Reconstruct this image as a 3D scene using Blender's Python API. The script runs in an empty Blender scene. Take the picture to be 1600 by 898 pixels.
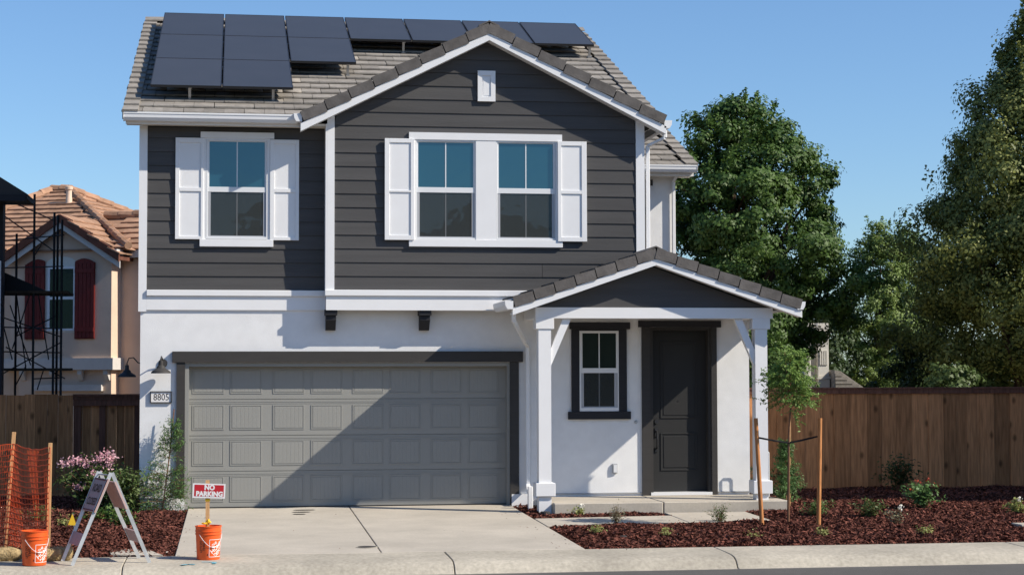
import bpy, math, random
import numpy as np
from mathutils import Vector, Matrix, Euler

C = bpy.context.scene.collection
SC = bpy.context.scene
R = math.radians
random.seed(7)
rng = np.random.default_rng(11)

# ------------------------------------------------------------------ camera
YAW, PITCH, ROLL = 0.1505, 0.0482, -0.0025
cam_d = bpy.data.cameras.new("camera")
cam = bpy.data.objects.new("camera", cam_d)
C.objects.link(cam)
cam_d.sensor_width = 36.0
cam_d.lens = 2861.7 / 1600 * 36.0
cam_d.clip_start, cam_d.clip_end = 0.1, 3000
cam.location = (0.6757, -28.0127, 1.9817)
fw = Vector((math.sin(YAW) * math.cos(PITCH), math.cos(YAW) * math.cos(PITCH), math.sin(PITCH)))
rt = Vector((math.cos(YAW), -math.sin(YAW), 0))
up = rt.cross(fw)
r2 = rt * math.cos(ROLL) + up * math.sin(ROLL)
u2 = up * math.cos(ROLL) - rt * math.sin(ROLL)
cam.rotation_euler = Matrix((r2, u2, -fw)).transposed().to_euler()
SC.camera = cam

# ------------------------------------------------------------------ sky and sun
TO_SUN = Vector((2.15, -1.0, 1.83)).normalized()
SUN_EL = math.asin(TO_SUN.z)
SUN_AZ = math.atan2(TO_SUN.x, TO_SUN.y)
w = bpy.data.worlds.new("World")
SC.world = w
w.use_nodes = True
nt = w.node_tree
bg = nt.nodes["Background"]
sky = nt.nodes.new("ShaderNodeTexSky")
sky.sky_type = 'NISHITA'
sky.sun_disc = False
sky.sun_elevation = SUN_EL
sky.sun_rotation = SUN_AZ
sky.altitude = 0
sky.air_density = 1.0
sky.dust_density = 0.35
sky.ozone_density = 3.0
# the sky of that morning is a clearer blue than the model's: one even tint over the whole dome
tint = nt.nodes.new("ShaderNodeVectorMath"); tint.operation = 'MULTIPLY'
tint.inputs[1].default_value = (0.99, 1.20, 1.42)
nt.links.new(sky.outputs[0], tint.inputs[0])
nt.links.new(tint.outputs[0], bg.inputs[0])
bg.inputs[1].default_value = 0.085
sun_d = bpy.data.lights.new("sun", 'SUN')
sun_d.energy = 5.0
sun_d.angle = R(0.5)
sun_d.color = (1.0, 0.915, 0.785)
sun = bpy.data.objects.new("sun", sun_d)
C.objects.link(sun)
sun.rotation_euler = (-TO_SUN).to_track_quat('-Z', 'Y').to_euler()
sun.location = (20, -10, 20)
SC.view_settings.view_transform = 'Standard'
SC.view_settings.look = 'None'
SC.view_settings.exposure = 0.28
SC.view_settings.gamma = 1.0

# ------------------------------------------------------------------ materials
def mat(name, col, rough=0.8, spec=0.3, metal=0.0, var=0.0, scale=8.0, bump=0.0, bscale=60.0,
        stretch=(1, 1, 1), rnd=0.0, coat=0.0, dirt=0.0, detail=4.0):
    m = bpy.data.materials.new(name)
    m.use_nodes = True
    n, l = m.node_tree.nodes, m.node_tree.links
    b = n["Principled BSDF"]
    b.inputs["Roughness"].default_value = rough
    b.inputs["Specular IOR Level"].default_value = spec
    b.inputs["Metallic"].default_value = metal
    b.inputs["Coat Weight"].default_value = coat
    tc = n.new("ShaderNodeTexCoord")
    mp = n.new("ShaderNodeMapping")
    mp.inputs["Scale"].default_value = stretch
    l.new(tc.outputs["Object"], mp.inputs[0])
    src = None
    rgb = n.new("ShaderNodeRGB")
    rgb.outputs[0].default_value = (*col, 1)
    src = rgb.outputs[0]
    if rnd:
        oi = n.new("ShaderNodeObjectInfo")
        ge = n.new("ShaderNodeNewGeometry")
        ad = n.new("ShaderNodeMath"); ad.operation = 'ADD'
        l.new(oi.outputs["Random"], ad.inputs[0])
        l.new(ge.outputs["Random Per Island"], ad.inputs[1])
        fr = n.new("ShaderNodeMath"); fr.operation = 'FRACT'
        l.new(ad.outputs[0], fr.inputs[0])
        mr = n.new("ShaderNodeMapRange")
        mr.inputs[3].default_value = 1 - rnd
        mr.inputs[4].default_value = 1 + rnd
        l.new(fr.outputs[0], mr.inputs[0])
        mu = n.new("ShaderNodeVectorMath"); mu.operation = 'SCALE'
        l.new(src, mu.inputs[0]); l.new(mr.outputs[0], mu.inputs["Scale"])
        src = mu.outputs[0]
        # offset the grain of every piece
        ml = n.new("ShaderNodeMath"); ml.operation = 'MULTIPLY'; ml.inputs[1].default_value = 37.0
        l.new(oi.outputs["Random"], ml.inputs[0])
        va = n.new("ShaderNodeVectorMath"); va.operation = 'ADD'
        l.new(mp.outputs[0], va.inputs[0]); l.new(ml.outputs[0], va.inputs[1])
        vec = va.outputs[0]
    else:
        vec = mp.outputs[0]
    if var:
        no = n.new("ShaderNodeTexNoise")
        no.inputs["Scale"].default_value = scale
        no.inputs["Detail"].default_value = detail
        l.new(vec, no.inputs["Vector"])
        mr = n.new("ShaderNodeMapRange")
        mr.inputs[1].default_value = 0.3; mr.inputs[2].default_value = 0.7
        mr.inputs[3].default_value = 1 - var; mr.inputs[4].default_value = 1 + var
        l.new(no.outputs[0], mr.inputs[0])
        mu = n.new("ShaderNodeVectorMath"); mu.operation = 'SCALE'
        l.new(src, mu.inputs[0]); l.new(mr.outputs[0], mu.inputs["Scale"])
        src = mu.outputs[0]
    if dirt:
        no = n.new("ShaderNodeTexNoise")
        no.inputs["Scale"].default_value = 0.9
        no.inputs["Detail"].default_value = 8
        no.inputs["Roughness"].default_value = 0.65
        l.new(vec, no.inputs["Vector"])
        mr = n.new("ShaderNodeMapRange")
        mr.inputs[1].default_value = 0.35; mr.inputs[2].default_value = 0.65
        mr.inputs[3].default_value = 1 - dirt; mr.inputs[4].default_value = 1 + dirt * 0.4
        l.new(no.outputs[0], mr.inputs[0])
        mu = n.new("ShaderNodeVectorMath"); mu.operation = 'SCALE'
        l.new(src, mu.inputs[0]); l.new(mr.outputs[0], mu.inputs["Scale"])
        src = mu.outputs[0]
    l.new(src, b.inputs["Base Color"])
    if bump:
        no = n.new("ShaderNodeTexNoise")
        no.inputs["Scale"].default_value = bscale
        no.inputs["Detail"].default_value = 4
        l.new(vec, no.inputs["Vector"])
        bp = n.new("ShaderNodeBump")
        bp.inputs["Strength"].default_value = min(1.0, bump)
        bp.inputs["Distance"].default_value = 0.01
        l.new(no.outputs[0], bp.inputs["Height"])
        l.new(bp.outputs[0], b.inputs["Normal"])
    return m

def leaf_mat(name, col, col2, trans=0.25, rough=0.55):
    m = bpy.data.materials.new(name)
    m.use_nodes = True
    n, l = m.node_tree.nodes, m.node_tree.links
    b = n["Principled BSDF"]
    b.inputs["Roughness"].default_value = rough
    b.inputs["Specular IOR Level"].default_value = 0.35
    ge = n.new("ShaderNodeNewGeometry")
    cr = n.new("ShaderNodeValToRGB")
    cr.color_ramp.elements[0].color = (*col, 1)
    cr.color_ramp.elements[1].color = (*col2, 1)
    # single leaves differ a little, whole sprays of new and old growth differ more
    tc = n.new("ShaderNodeTexCoord")
    no = n.new("ShaderNodeTexNoise"); no.inputs["Scale"].default_value = 1.6; no.inputs["Detail"].default_value = 5
    l.new(tc.outputs["Object"], no.inputs["Vector"])
    nr = n.new("ShaderNodeMapRange"); nr.inputs[1].default_value = 0.36; nr.inputs[2].default_value = 0.66
    l.new(no.outputs[0], nr.inputs[0])
    mf = n.new("ShaderNodeMix"); mf.inputs[0].default_value = 0.42
    l.new(nr.outputs[0], mf.inputs[2]); l.new(ge.outputs["Random Per Island"], mf.inputs[3])
    l.new(mf.outputs[0], cr.inputs[0])
    l.new(cr.outputs[0], b.inputs["Base Color"])
    t = n.new("ShaderNodeBsdfTranslucent")
    l.new(cr.outputs[0], t.inputs[0])
    mx = n.new("ShaderNodeMixShader")
    mx.inputs[0].default_value = trans
    l.new(b.outputs[0], mx.inputs[1]); l.new(t.outputs[0], mx.inputs[2])
    l.new(mx.outputs[0], n["Material Output"].inputs[0])
    return m

def wood_mat(name, col, rnd=0.25, knots=True):
    m = mat(name, col, rough=0.85, spec=0.15, var=0.28, scale=5, stretch=(6, 6, 0.5), bump=0.5, bscale=14, rnd=rnd)
    n, l = m.node_tree.nodes, m.node_tree.links
    if knots:
        b = n["Principled BSDF"]
        old = b.inputs["Base Color"].links[0].from_socket
        mp = n.new("ShaderNodeMapping"); mp.inputs["Scale"].default_value = (2.0, 1, 1.15)
        tc = [x for x in n if x.type == 'TEX_COORD'][0]
        oi = [x for x in n if x.type == 'OBJECT_INFO'][0]
        ml = n.new("ShaderNodeMath"); ml.operation = 'MULTIPLY'; ml.inputs[1].default_value = 91.0
        l.new(oi.outputs["Random"], ml.inputs[0])
        l.new(tc.outputs["Object"], mp.inputs[0])
        va = n.new("ShaderNodeVectorMath"); va.operation = 'ADD'
        l.new(mp.outputs[0], va.inputs[0]); l.new(ml.outputs[0], va.inputs[1])
        vo = n.new("ShaderNodeTexVoronoi"); vo.inputs["Scale"].default_value = 1.0
        vo.voronoi_dimensions = '2D'
        sx = n.new("ShaderNodeSeparateXYZ"); cx_ = n.new("ShaderNodeCombineXYZ")
        l.new(va.outputs[0], sx.inputs[0]); l.new(sx.outputs[0], cx_.inputs[0]); l.new(sx.outputs[2], cx_.inputs[1])
        l.new(cx_.outputs[0], vo.inputs["Vector"])
        mr = n.new("ShaderNodeMapRange")
        mr.inputs[1].default_value = 0.03; mr.inputs[2].default_value = 0.10
        mr.inputs[3].default_value = 0.40; mr.inputs[4].default_value = 1.0
        l.new(vo.outputs["Distance"], mr.inputs[0])
        mu = n.new("ShaderNodeVectorMath"); mu.operation = 'SCALE'
        l.new(old, mu.inputs[0]); l.new(mr.outputs[0], mu.inputs["Scale"])
        l.new(mu.outputs[0], b.inputs["Base Color"])
    return m

def pane_mat(name, base, ior, rough=0.02, tint=(0.8, 0.95, 1.0)):
    m = bpy.data.materials.new(name)
    m.use_nodes = True
    n, l = m.node_tree.nodes, m.node_tree.links
    b = n["Principled BSDF"]
    b.inputs["Base Color"].default_value = (*base, 1)
    b.inputs["Roughness"].default_value = rough
    b.inputs["IOR"].default_value = ior
    b.inputs["Specular Tint"].default_value = (*tint, 1)
    # double glazing is never quite flat: slow waves bend what it mirrors
    tc = n.new("ShaderNodeTexCoord"); no = n.new("ShaderNodeTexNoise"); no.inputs["Scale"].default_value = 2.2
    no.inputs["Detail"].default_value = 2
    bp = n.new("ShaderNodeBump"); bp.inputs["Strength"].default_value = 0.12; bp.inputs["Distance"].default_value = 0.02
    l.new(tc.outputs["Object"], no.inputs["Vector"]); l.new(no.outputs[0], bp.inputs["Height"]); l.new(bp.outputs[0], b.inputs["Normal"])
    return m

M = {}
M['white'] = mat('white paint', (0.80, 0.80, 0.80), 0.5, 0.4, bump=0.06, bscale=90, var=0.02, scale=3)
M['stucco'] = mat('white stucco', (0.79, 0.79, 0.785), 0.9, 0.15, bump=0.30, bscale=95, var=0.035, scale=5, dirt=0.045)
M['siding'] = mat('charcoal siding', (0.086, 0.084, 0.084), 0.8, 0.06, bump=0.25, bscale=30, stretch=(0.3, 1, 4), var=0.08, scale=3, rnd=0.07)
M['dark'] = mat('near black trim', (0.026, 0.026, 0.030), 0.6, 0.2, var=0.08, bump=0.12, bscale=30, stretch=(0.4, 1, 3))
M['trimgrey'] = mat('dark grey trim', (0.050, 0.047, 0.045), 0.65, 0.2, var=0.06, bump=0.12, bscale=30, stretch=(0.4, 1, 3))
M['garage'] = mat('warm grey garage door', (0.285, 0.283, 0.262), 0.6, 0.25, var=0.02, scale=2, bump=0.10, bscale=60)
M['frontdoor'] = mat('front door paint', (0.034, 0.034, 0.034), 0.6, 0.15, var=0.03)
M['tile'] = mat('weathered roof tile', (0.265, 0.243, 0.215), 0.9, 0.2, var=0.16, scale=9, bump=0.5, bscale=40, rnd=0.16)
M['raketile'] = mat('grey rake tile', (0.125, 0.115, 0.108), 0.88, 0.2, var=0.20, scale=7, bump=0.4, bscale=40, rnd=0.10)
M['under'] = mat('roof underlay', (0.03, 0.03, 0.03), 0.9)
M['solar'] = mat('solar glass', (0.048, 0.050, 0.055), 0.36, 0.42, var=0.05, scale=2, rnd=0.05)
M['black'] = mat('black anodised metal', (0.018, 0.018, 0.020), 0.45, 0.5)
M['metal'] = mat('galvanised metal', (0.46, 0.46, 0.45), 0.42, 0.5, metal=0.8, var=0.1, scale=12)
M['alu'] = mat('dull aluminium', (0.60, 0.61, 0.60), 0.45, 0.4, metal=0.25, var=0.12, scale=14)
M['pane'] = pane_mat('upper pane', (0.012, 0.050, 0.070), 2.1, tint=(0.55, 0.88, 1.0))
M['pane_low'] = pane_mat('lower pane', (0.020, 0.030, 0.034), 1.85, tint=(0.8, 0.95, 1.0))
M['pane_dark'] = pane_mat('porch pane', (0.016, 0.022, 0.020), 1.5)
M['sash'] = mat('window vinyl', (0.74, 0.75, 0.76), 0.4, 0.45)
M['sashgrey'] = mat('screen frame', (0.40, 0.41, 0.43), 0.5, 0.4)
M['concrete'] = mat('pale concrete', (0.485, 0.437, 0.365), 0.9, 0.2, var=0.06, scale=35, bump=0.3, bscale=120, dirt=0.14)
M['curb'] = mat('rough curb concrete', (0.455, 0.412, 0.335), 0.93, 0.15, var=0.15, scale=22, bump=0.5, bscale=80, dirt=0.22)
M['asphalt'] = mat('asphalt', (0.112, 0.106, 0.099), 0.9, 0.25, var=0.28, scale=130, bump=0.6, bscale=220, dirt=0.12)
M['mulchbase'] = mat('mulch soil', (0.050, 0.020, 0.016), 0.95, 0.1, var=0.5, scale=30, bump=0.9, bscale=50)
M['mulch'] = mat('red brown mulch', (0.135, 0.050, 0.036), 0.9, 0.15, rnd=0.7)
M['tyremark'] = mat('tyre mark', (0.405, 0.366, 0.308), 0.9, 0.2, var=0.12, scale=25, dirt=0.12)
M['earth'] = mat('dry earth', (0.16, 0.13, 0.09), 0.95, 0.1, var=0.3, scale=2, bump=0.5, bscale=12)
M['fence'] = wood_mat('redwood fence board', (0.42, 0.195, 0.085), 0.34)
M['fencecap'] = wood_mat('fence rail', (0.150, 0.070, 0.048), 0.15, knots=False)
M['stake'] = mat('orange wood stake', (0.50, 0.215, 0.080), 0.8, 0.2, var=0.25, scale=6, stretch=(8, 8, 1), bump=0.3, bscale=20)
M['lath'] = mat('raw lath wood', (0.62, 0.36, 0.17), 0.85, 0.2, var=0.15, scale=5, stretch=(8, 8, 1), bump=0.3, bscale=20)
M['orange'] = mat('orange bucket plastic', (0.82, 0.115, 0.018), 0.38, 0.45, coat=0.1, var=0.03)
M['mesh'] = mat('orange safety mesh', (0.92, 0.125, 0.035), 0.5, 0.35)
M['print'] = mat('white print', (0.82, 0.80, 0.78), 0.5)
M['blackprint'] = mat('black print', (0.02, 0.02, 0.02), 0.5)
M['signred'] = mat('red sign ink', (0.52, 0.022, 0.030), 0.4, 0.4)
M['signpink'] = mat('weathered sign board', (0.42, 0.29, 0.27), 0.7, 0.25, var=0.08, scale=20)
M['yellow'] = mat('yellow plastic', (0.80, 0.50, 0.03), 0.6, 0.3)
M['straw'] = mat('straw wattle', (0.42, 0.31, 0.16), 0.95, 0.1, var=0.4, scale=30, bump=1.0, bscale=45)
M['bark'] = mat('bark', (0.085, 0.060, 0.042), 0.95, 0.1, var=0.35, scale=10, bump=0.9, bscale=20, stretch=(1, 1, 0.3))
M['twig'] = mat('young stem', (0.20, 0.105, 0.060), 0.85, 0.2, var=0.2, scale=14)
M['rubber'] = mat('black rubber tie', (0.012, 0.012, 0.014), 0.6)
M['tan'] = mat('tan stucco', (0.70, 0.525, 0.40), 0.92, 0.12, bump=0.5, bscale=40, var=0.04, scale=3, dirt=0.05)
M['tantrim'] = mat('pale trim', (0.58, 0.55, 0.52), 0.7, 0.2, var=0.04)
M['brick_tile'] = mat('terracotta roof tile', (0.38, 0.225, 0.145), 0.9, 0.2, var=0.20, scale=6, bump=0.5, bscale=30, rnd=0.20)
M['brown_rake'] = mat('brown rake tile', (0.15, 0.062, 0.042), 0.9, 0.2, var=0.2, scale=6, rnd=0.15)
M['redwood'] = mat('red shutter', (0.145, 0.016, 0.014), 0.6, 0.3, var=0.25, scale=5, stretch=(8, 8, 1))
M['cream'] = mat('cream paint', (0.70, 0.67, 0.60), 0.7, 0.25, var=0.03)
M['blue'] = mat('blue marking paint', (0.16, 0.42, 0.50), 0.8, 0.1, var=0.3, scale=30)
M['pink'] = leaf_mat('pink petals', (0.72, 0.36, 0.42), (0.85, 0.60, 0.62), 0.3)
M['redflower'] = leaf_mat('red petals', (0.50, 0.06, 0.03), (0.62, 0.14, 0.06), 0.2)
M['whiteflower'] = leaf_mat('white petals', (0.75, 0.72, 0.62), (0.8, 0.8, 0.76), 0.3)
M['leaf_maple'] = leaf_mat('maple leaves', (0.030, 0.072, 0.014), (0.110, 0.190, 0.034))
M['leaf_ash'] = leaf_mat('ash tree leaves', (0.060, 0.088, 0.018), (0.290, 0.310, 0.085))
M['leaf_light'] = leaf_mat('light green leaves', (0.085, 0.145, 0.030), (0.270, 0.350, 0.095))
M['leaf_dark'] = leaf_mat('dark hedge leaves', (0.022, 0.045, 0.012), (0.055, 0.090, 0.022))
M['leaf_shrub'] = leaf_mat('shrub leaves', (0.050, 0.090, 0.022), (0.130, 0.180, 0.050))
M['leaf_fern'] = leaf_mat('feathery leaves', (0.120, 0.215, 0.040), (0.240, 0.360, 0.085))
M['leaf_cyp'] = leaf_mat('conifer leaves', (0.060, 0.130, 0.035), (0.140, 0.250, 0.070))
M['leaf_grey'] = leaf_mat('dry grey green leaves', (0.16, 0.16, 0.09), (0.30, 0.27, 0.17))
M['leaf_yel'] = leaf_mat('yellow green leaves', (0.24, 0.27, 0.07), (0.42, 0.44, 0.16))
scr = bpy.data.materials.new('insect screen'); scr.use_nodes = True
_n, _l = scr.node_tree.nodes, scr.node_tree.links
_t = _n.new("ShaderNodeBsdfTransparent"); _m = _n.new("ShaderNodeMixShader")
_n["Principled BSDF"].inputs["Base Color"].default_value = (0.05, 0.055, 0.055, 1)
_n["Principled BSDF"].inputs["Roughness"].default_value = 0.9
_m.inputs[0].default_value = 0.45
_l.new(_t.outputs[0], _m.inputs[1]); _l.new(_n["Principled BSDF"].outputs[0], _m.inputs[2])
_l.new(_m.outputs[0], _n["Material Output"].inputs[0])
M['screen'] = scr

# ------------------------------------------------------------------ helpers
WP = {}
def wpos(o):
    return WP.get(o.name, Vector((0, 0, 0))) if o else Vector((0, 0, 0))

def link(o, parent, loc):
    C.objects.link(o)
    if parent:
        o.parent = parent
    o.location = Vector(loc) - wpos(parent)
    WP[o.name] = Vector(loc)
    return o

def tag(o, label=None, cat=None, group=None, kind=None):
    if label: o['label'] = label
    if cat: o['category'] = cat
    if group: o['group'] = group
    if kind: o['kind'] = kind
    return o

def thing(name, loc, label, cat, group=None):
    o = bpy.data.objects.new(name, None)
    o.empty_display_size = 0.2
    link(o, None, loc)
    return tag(o, label, cat, group)

class MB:
    """collects shapes in world coordinates and links them as one mesh object"""
    def __init__(s, fn=None):
        s.v, s.f, s.fn = [], [], fn
    def add(s, vs, fs):
        k = len(s.v)
        s.v += [tuple(v) for v in vs]
        s.f += [tuple(i + k for i in f) for f in fs]
        return s
    def box(s, x0, x1, y0, y1, z0, z1):
        x0, x1 = sorted((x0, x1)); y0, y1 = sorted((y0, y1)); z0, z1 = sorted((z0, z1))
        vs = [(x, y, z) for z in (z0, z1) for y in (y0, y1) for x in (x0, x1)]
        return s.add(vs, [(0, 2, 3, 1), (4, 5, 7, 6), (0, 1, 5, 4), (2, 6, 7, 3), (0, 4, 6, 2), (1, 3, 7, 5)])
    def prism(s, poly, y0, y1, axis='y'):
        """poly in (x,z) for axis y, (y,z) for axis x, (x,y) for axis z; counter-clockwise or not, closed caps"""
        n = len(poly)
        def P(p, t):
            return (p[0], t, p[1]) if axis == 'y' else ((t, p[0], p[1]) if axis == 'x' else (p[0], p[1], t))
        vs = [P(p, y0) for p in poly] + [P(p, y1) for p in poly]
        fs = [tuple(range(n)), tuple(range(2 * n - 1, n - 1, -1))]
        fs += [(i, i + n, (i + 1) % n + n, (i + 1) % n) for i in range(n)]
        return s.add(vs, fs)
    def tube(s, path, r, n=8, caps=True):
        path = [Vector(p) for p in path]
        rr = r if isinstance(r, (list, tuple)) else [r] * len(path)
        vs, fs = [], []
        a = None
        for i, p in enumerate(path):
            d = (path[min(i + 1, len(path) - 1)] - path[max(i - 1, 0)]).normalized()
            if a is None:
                a = d.orthogonal().normalized()
            a = (a - d * a.dot(d)).normalized()
            b = d.cross(a)
            for k in range(n):
                t = 2 * math.pi * k / n
                vs.append(p + (a * math.cos(t) + b * math.sin(t)) * rr[i])
        for i in range(len(path) - 1):
            for k in range(n):
                fs.append((i * n + k, i * n + (k + 1) % n, (i + 1) * n + (k + 1) % n, (i + 1) * n + k))
        if caps:
            fs.append(tuple(range(n - 1, -1, -1)))
            fs.append(tuple(range((len(path) - 1) * n, len(path) * n)))
        return s.add(vs, fs)
    def bar(s, p, q, w, d, up=(0, 0, 1)):
        """square bar from p to q, w across, d along up-ish"""
        p, q = Vector(p), Vector(q)
        a = (q - p).normalized()
        side = a.cross(Vector(up))
        side = side.normalized() if side.length > 1e-4 else Vector((1, 0, 0))
        u = side.cross(a)
        vs = [c + side * sx * w / 2 + u * su * d / 2 for c in (p, q) for (sx, su) in ((-1, -1), (1, -1), (1, 1), (-1, 1))]
        return s.add(vs, [(3, 2, 1, 0), (4, 5, 6, 7), (0, 1, 5, 4), (1, 2, 6, 5), (2, 3, 7, 6), (3, 0, 4, 7)])
    def lathe(s, prof, c=(0, 0, 0), n=24, cap0=True, cap1=True):
        vs, fs = [], []
        for (r, z) in prof:
            for k in range(n):
                t = 2 * math.pi * k / n
                vs.append((c[0] + r * math.cos(t), c[1] + r * math.sin(t), c[2] + z))
        m = len(prof)
        for i in range(m - 1):
            for k in range(n):
                fs.append((i * n + k, i * n + (k + 1) % n, (i + 1) * n + (k + 1) % n, (i + 1) * n + k))
        if cap0: fs.append(tuple(range(n - 1, -1, -1)))
        if cap1: fs.append(tuple(range((m - 1) * n, m * n)))
        return s.add(vs, fs)
    def build(s, name, m, parent=None, smooth=False, loc=None, bevel=0.0, kind=None, label=None):
        vs = [s.fn(*v) for v in s.v] if s.fn else s.v
        if loc is None:
            loc = wpos(parent) if parent else Vector((0, 0, 0))
            if parent is None:
                n = len(vs)
                loc = Vector((sum(v[0] for v in vs) / n, sum(v[1] for v in vs) / n, min(v[2] for v in vs)))
        loc = Vector(loc)
        me = bpy.data.meshes.new(name)
        me.from_pydata([(v[0] - loc.x, v[1] - loc.y, v[2] - loc.z) for v in vs], [], s.f)
        me.validate()
        import bmesh
        b = bmesh.new(); b.from_mesh(me)
        bmesh.ops.recalc_face_normals(b, faces=b.faces)
        b.to_mesh(me); b.free()
        me.materials.append(m)
        if smooth:
            for p in me.polygons: p.use_smooth = True
        o = bpy.data.objects.new(name, me)
        link(o, parent, loc)
        if smooth and smooth != 'full':
            md = o.modifiers.new('edge', 'EDGE_SPLIT'); md.split_angle = R(40)
        if bevel:
            md = o.modifiers.new('bevel', 'BEVEL'); md.width = bevel; md.segments = 1; md.limit_method = 'ANGLE'
        if kind: o['kind'] = kind
        if label: o['label'] = label
        return o

def box(name, m, parent, x0, x1, y0, y1, z0, z1, **k):
    return MB().box(x0, x1, y0, y1, z0, z1).build(name, m, parent, **k)

def np_obj(name, V, F, m, parent=None, loc=(0, 0, 0), kind=None, smooth=False):
    V = np.asarray(V, dtype=np.float32) - np.array(loc, dtype=np.float32)
    F = np.asarray(F, dtype=np.int32)
    k = F.shape[1]
    me = bpy.data.meshes.new(name)
    me.vertices.add(len(V)); me.vertices.foreach_set('co', V.ravel())
    me.loops.add(F.size); me.loops.foreach_set('vertex_index', F.ravel())
    me.polygons.add(len(F))
    me.polygons.foreach_set('loop_start', np.arange(0, F.size, k, dtype=np.int32))
    me.polygons.foreach_set('loop_total', np.full(len(F), k, dtype=np.int32))
    me.update(calc_edges=True)
    me.materials.append(m)
    o = bpy.data.objects.new(name, me)
    link(o, parent, loc)
    if kind: o['kind'] = kind
    return o

def leaf_quads(P, N, size, aspect=0.55, seed=0):
    """rhombic leaves at P facing roughly N"""
    r = np.random.default_rng(seed)
    n = len(P)
    N = N / (np.linalg.norm(N, axis=1, keepdims=True) + 1e-9)
    A = np.cross(N, r.normal(size=(n, 3)))
    A /= np.linalg.norm(A, axis=1, keepdims=True) + 1e-9
    B = np.cross(N, A)
    s = (size * r.uniform(0.6, 1.3, (n, 1)))
    fold = N * s * 0.12
    v0 = P - A * s * 0.5
    v1 = P + B * s * 0.5 * aspect + fold
    v2 = P + A * s * 0.5
    v3 = P - B * s * 0.5 * aspect + fold
    V = np.stack([v0, v1, v2, v3], 1).reshape(-1, 3)
    F = np.arange(4 * n).reshape(-1, 4)
    return V, F

def text_obj(name, txt, m, parent, width, height, place, bold=0.0, depth=0.002, wrap=None):
    """flat lettering scaled to width x height; place maps (u,v,w) to the world"""
    cu = bpy.data.curves.new('lettering', 'FONT')
    cu.body = txt; cu.align_x = 'CENTER'; cu.align_y = 'CENTER'; cu.offset = bold
    cu.resolution_u = 3
    t = bpy.data.objects.new('lettering', cu)
    C.objects.link(t)
    dg = bpy.context.evaluated_depsgraph_get()
    me = bpy.data.meshes.new_from_object(t.evaluated_get(dg))
    C.objects.unlink(t); bpy.data.objects.remove(t)
    co = [v.co.copy() for v in me.vertices]
    xs = [c.x for c in co]; ys = [c.y for c in co]
    cx, cy = (min(xs) + max(xs)) / 2, (min(ys) + max(ys)) / 2
    sx, sy = width / (max(xs) - min(xs)), height / (max(ys) - min(ys))
    base = wpos(parent)
    for v, c in zip(me.vertices, co):
        v.co = Vector(place((c.x - cx) * sx, (c.y - cy) * sy)) - base
    me.materials.clear(); me.materials.append(m)
    o = bpy.data.objects.new(name, me)
    me.name = name
    return link(o, parent, base)
# ------------------------------------------------------------------ setting
def gz(y):
    return 0.018 * min(max(y, -6.1), 0.0)

o = MB().add([(-160, -200, -0.42), (260, -200, -0.42), (260, 400, -0.42), (-160, 400, -0.42)], [(0, 1, 2, 3)]).build('ground', M['earth'], kind='structure', loc=(0, 0, 0))
# yard level behind the kerb
MB().box(-30, 50, -6.05, 60, -0.6, -0.13).build('lawn_soil', M['earth'], kind='structure', loc=(0, 0, 0))
MB().box(-60, 90, -22.0, -7.2, -0.6, -0.262).build('road', M['asphalt'], kind='structure', loc=(0, 0, 0))
# kerb and pavement on our side: slabs cut by joints
side = MB().box(-30, 60, -7.0, -6.08, -0.7, -0.20).build('pavement', M['curb'], kind='structure', loc=(0, 0, 0))
def kerb_profile():
    return [(-6.085, -0.6), (-6.085, -0.112), (-6.60, -0.120), (-6.88, -0.128), (-7.00, -0.142), (-7.08, -0.172), (-7.13, -0.215), (-7.17, -0.258), (-7.24, -0.262), (-7.24, -0.6)]
xs = [-15, -11.4, -7.8, -4.2, -0.55, 3.17, 6.49, 10.25, 13.9, 17.5, 21.1, 24.7]
for a, b in zip(xs[:-1], xs[1:]):
    MB().prism(kerb_profile(), a + 0.006, b - 0.006, 'x').build('kerb_slab', M['curb'], side, bevel=0.006)
# far side of the street
far = MB().box(-60, 90, -24.4, -22.0, -0.6, -0.13).build('far_pavement', M['curb'], kind='structure', loc=(0, 0, 0))

# driveway, two slabs with a joint
drive = MB().box(0.02, 4.88, -6.05, 0.12, -0.5, -0.16).build('driveway', M['concrete'], kind='structure', loc=(0, 0, 0))
def sloped(x0, x1, y0, y1, top=0.0):
    return MB().prism([(y0, -0.4), (y0, gz(y0) + top), (y1, gz(y1) + top), (y1, -0.4)], x0, x1, 'x')
sloped(0.0, 2.412, -6.073, 0.16).build('slab', M['concrete'], drive, bevel=0.006)
sloped(2.424, 4.89, -6.073, 0.16).build('slab', M['concrete'], drive, bevel=0.006)
c = thing('cleanout_cover', (2.29, -5.5, gz(-5.5)), 'round grey metal cover set in the driveway beside the centre joint', 'cover')
MB().lathe([(0.0, 0.0), (0.115, 0.0), (0.115, 0.006), (0.09, 0.008), (0.0, 0.008)], (2.29, -5.5, gz(-5.5)), 24, False, False).build('lid', M['trimgrey'], c)
MB().lathe([(0.115, 0.0), (0.135, 0.0), (0.135, 0.004), (0.115, 0.004)], (2.29, -5.5, gz(-5.5)), 24, False, False).build('ring', M['curb'], c)
for x, y, ww, lab in ((1.62, -0.75, 0.11, 'small dark oil stain on the driveway near the garage door'),):
    m = MB()
    for k in range(3):
        pts = [(x + k * 0.05 + (ww + .04 * k) * math.cos(t) * random.uniform(.8, 1.1), y + k * 0.33 - .3 + 0.05 * math.sin(t)) for t in [i * math.pi / 7 for i in range(14)]]
        m.add([(p[0], p[1], gz(p[1]) + 0.004) for p in pts], [tuple(range(14))])
    m.build('stain', M['trimgrey'], drive)
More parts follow.
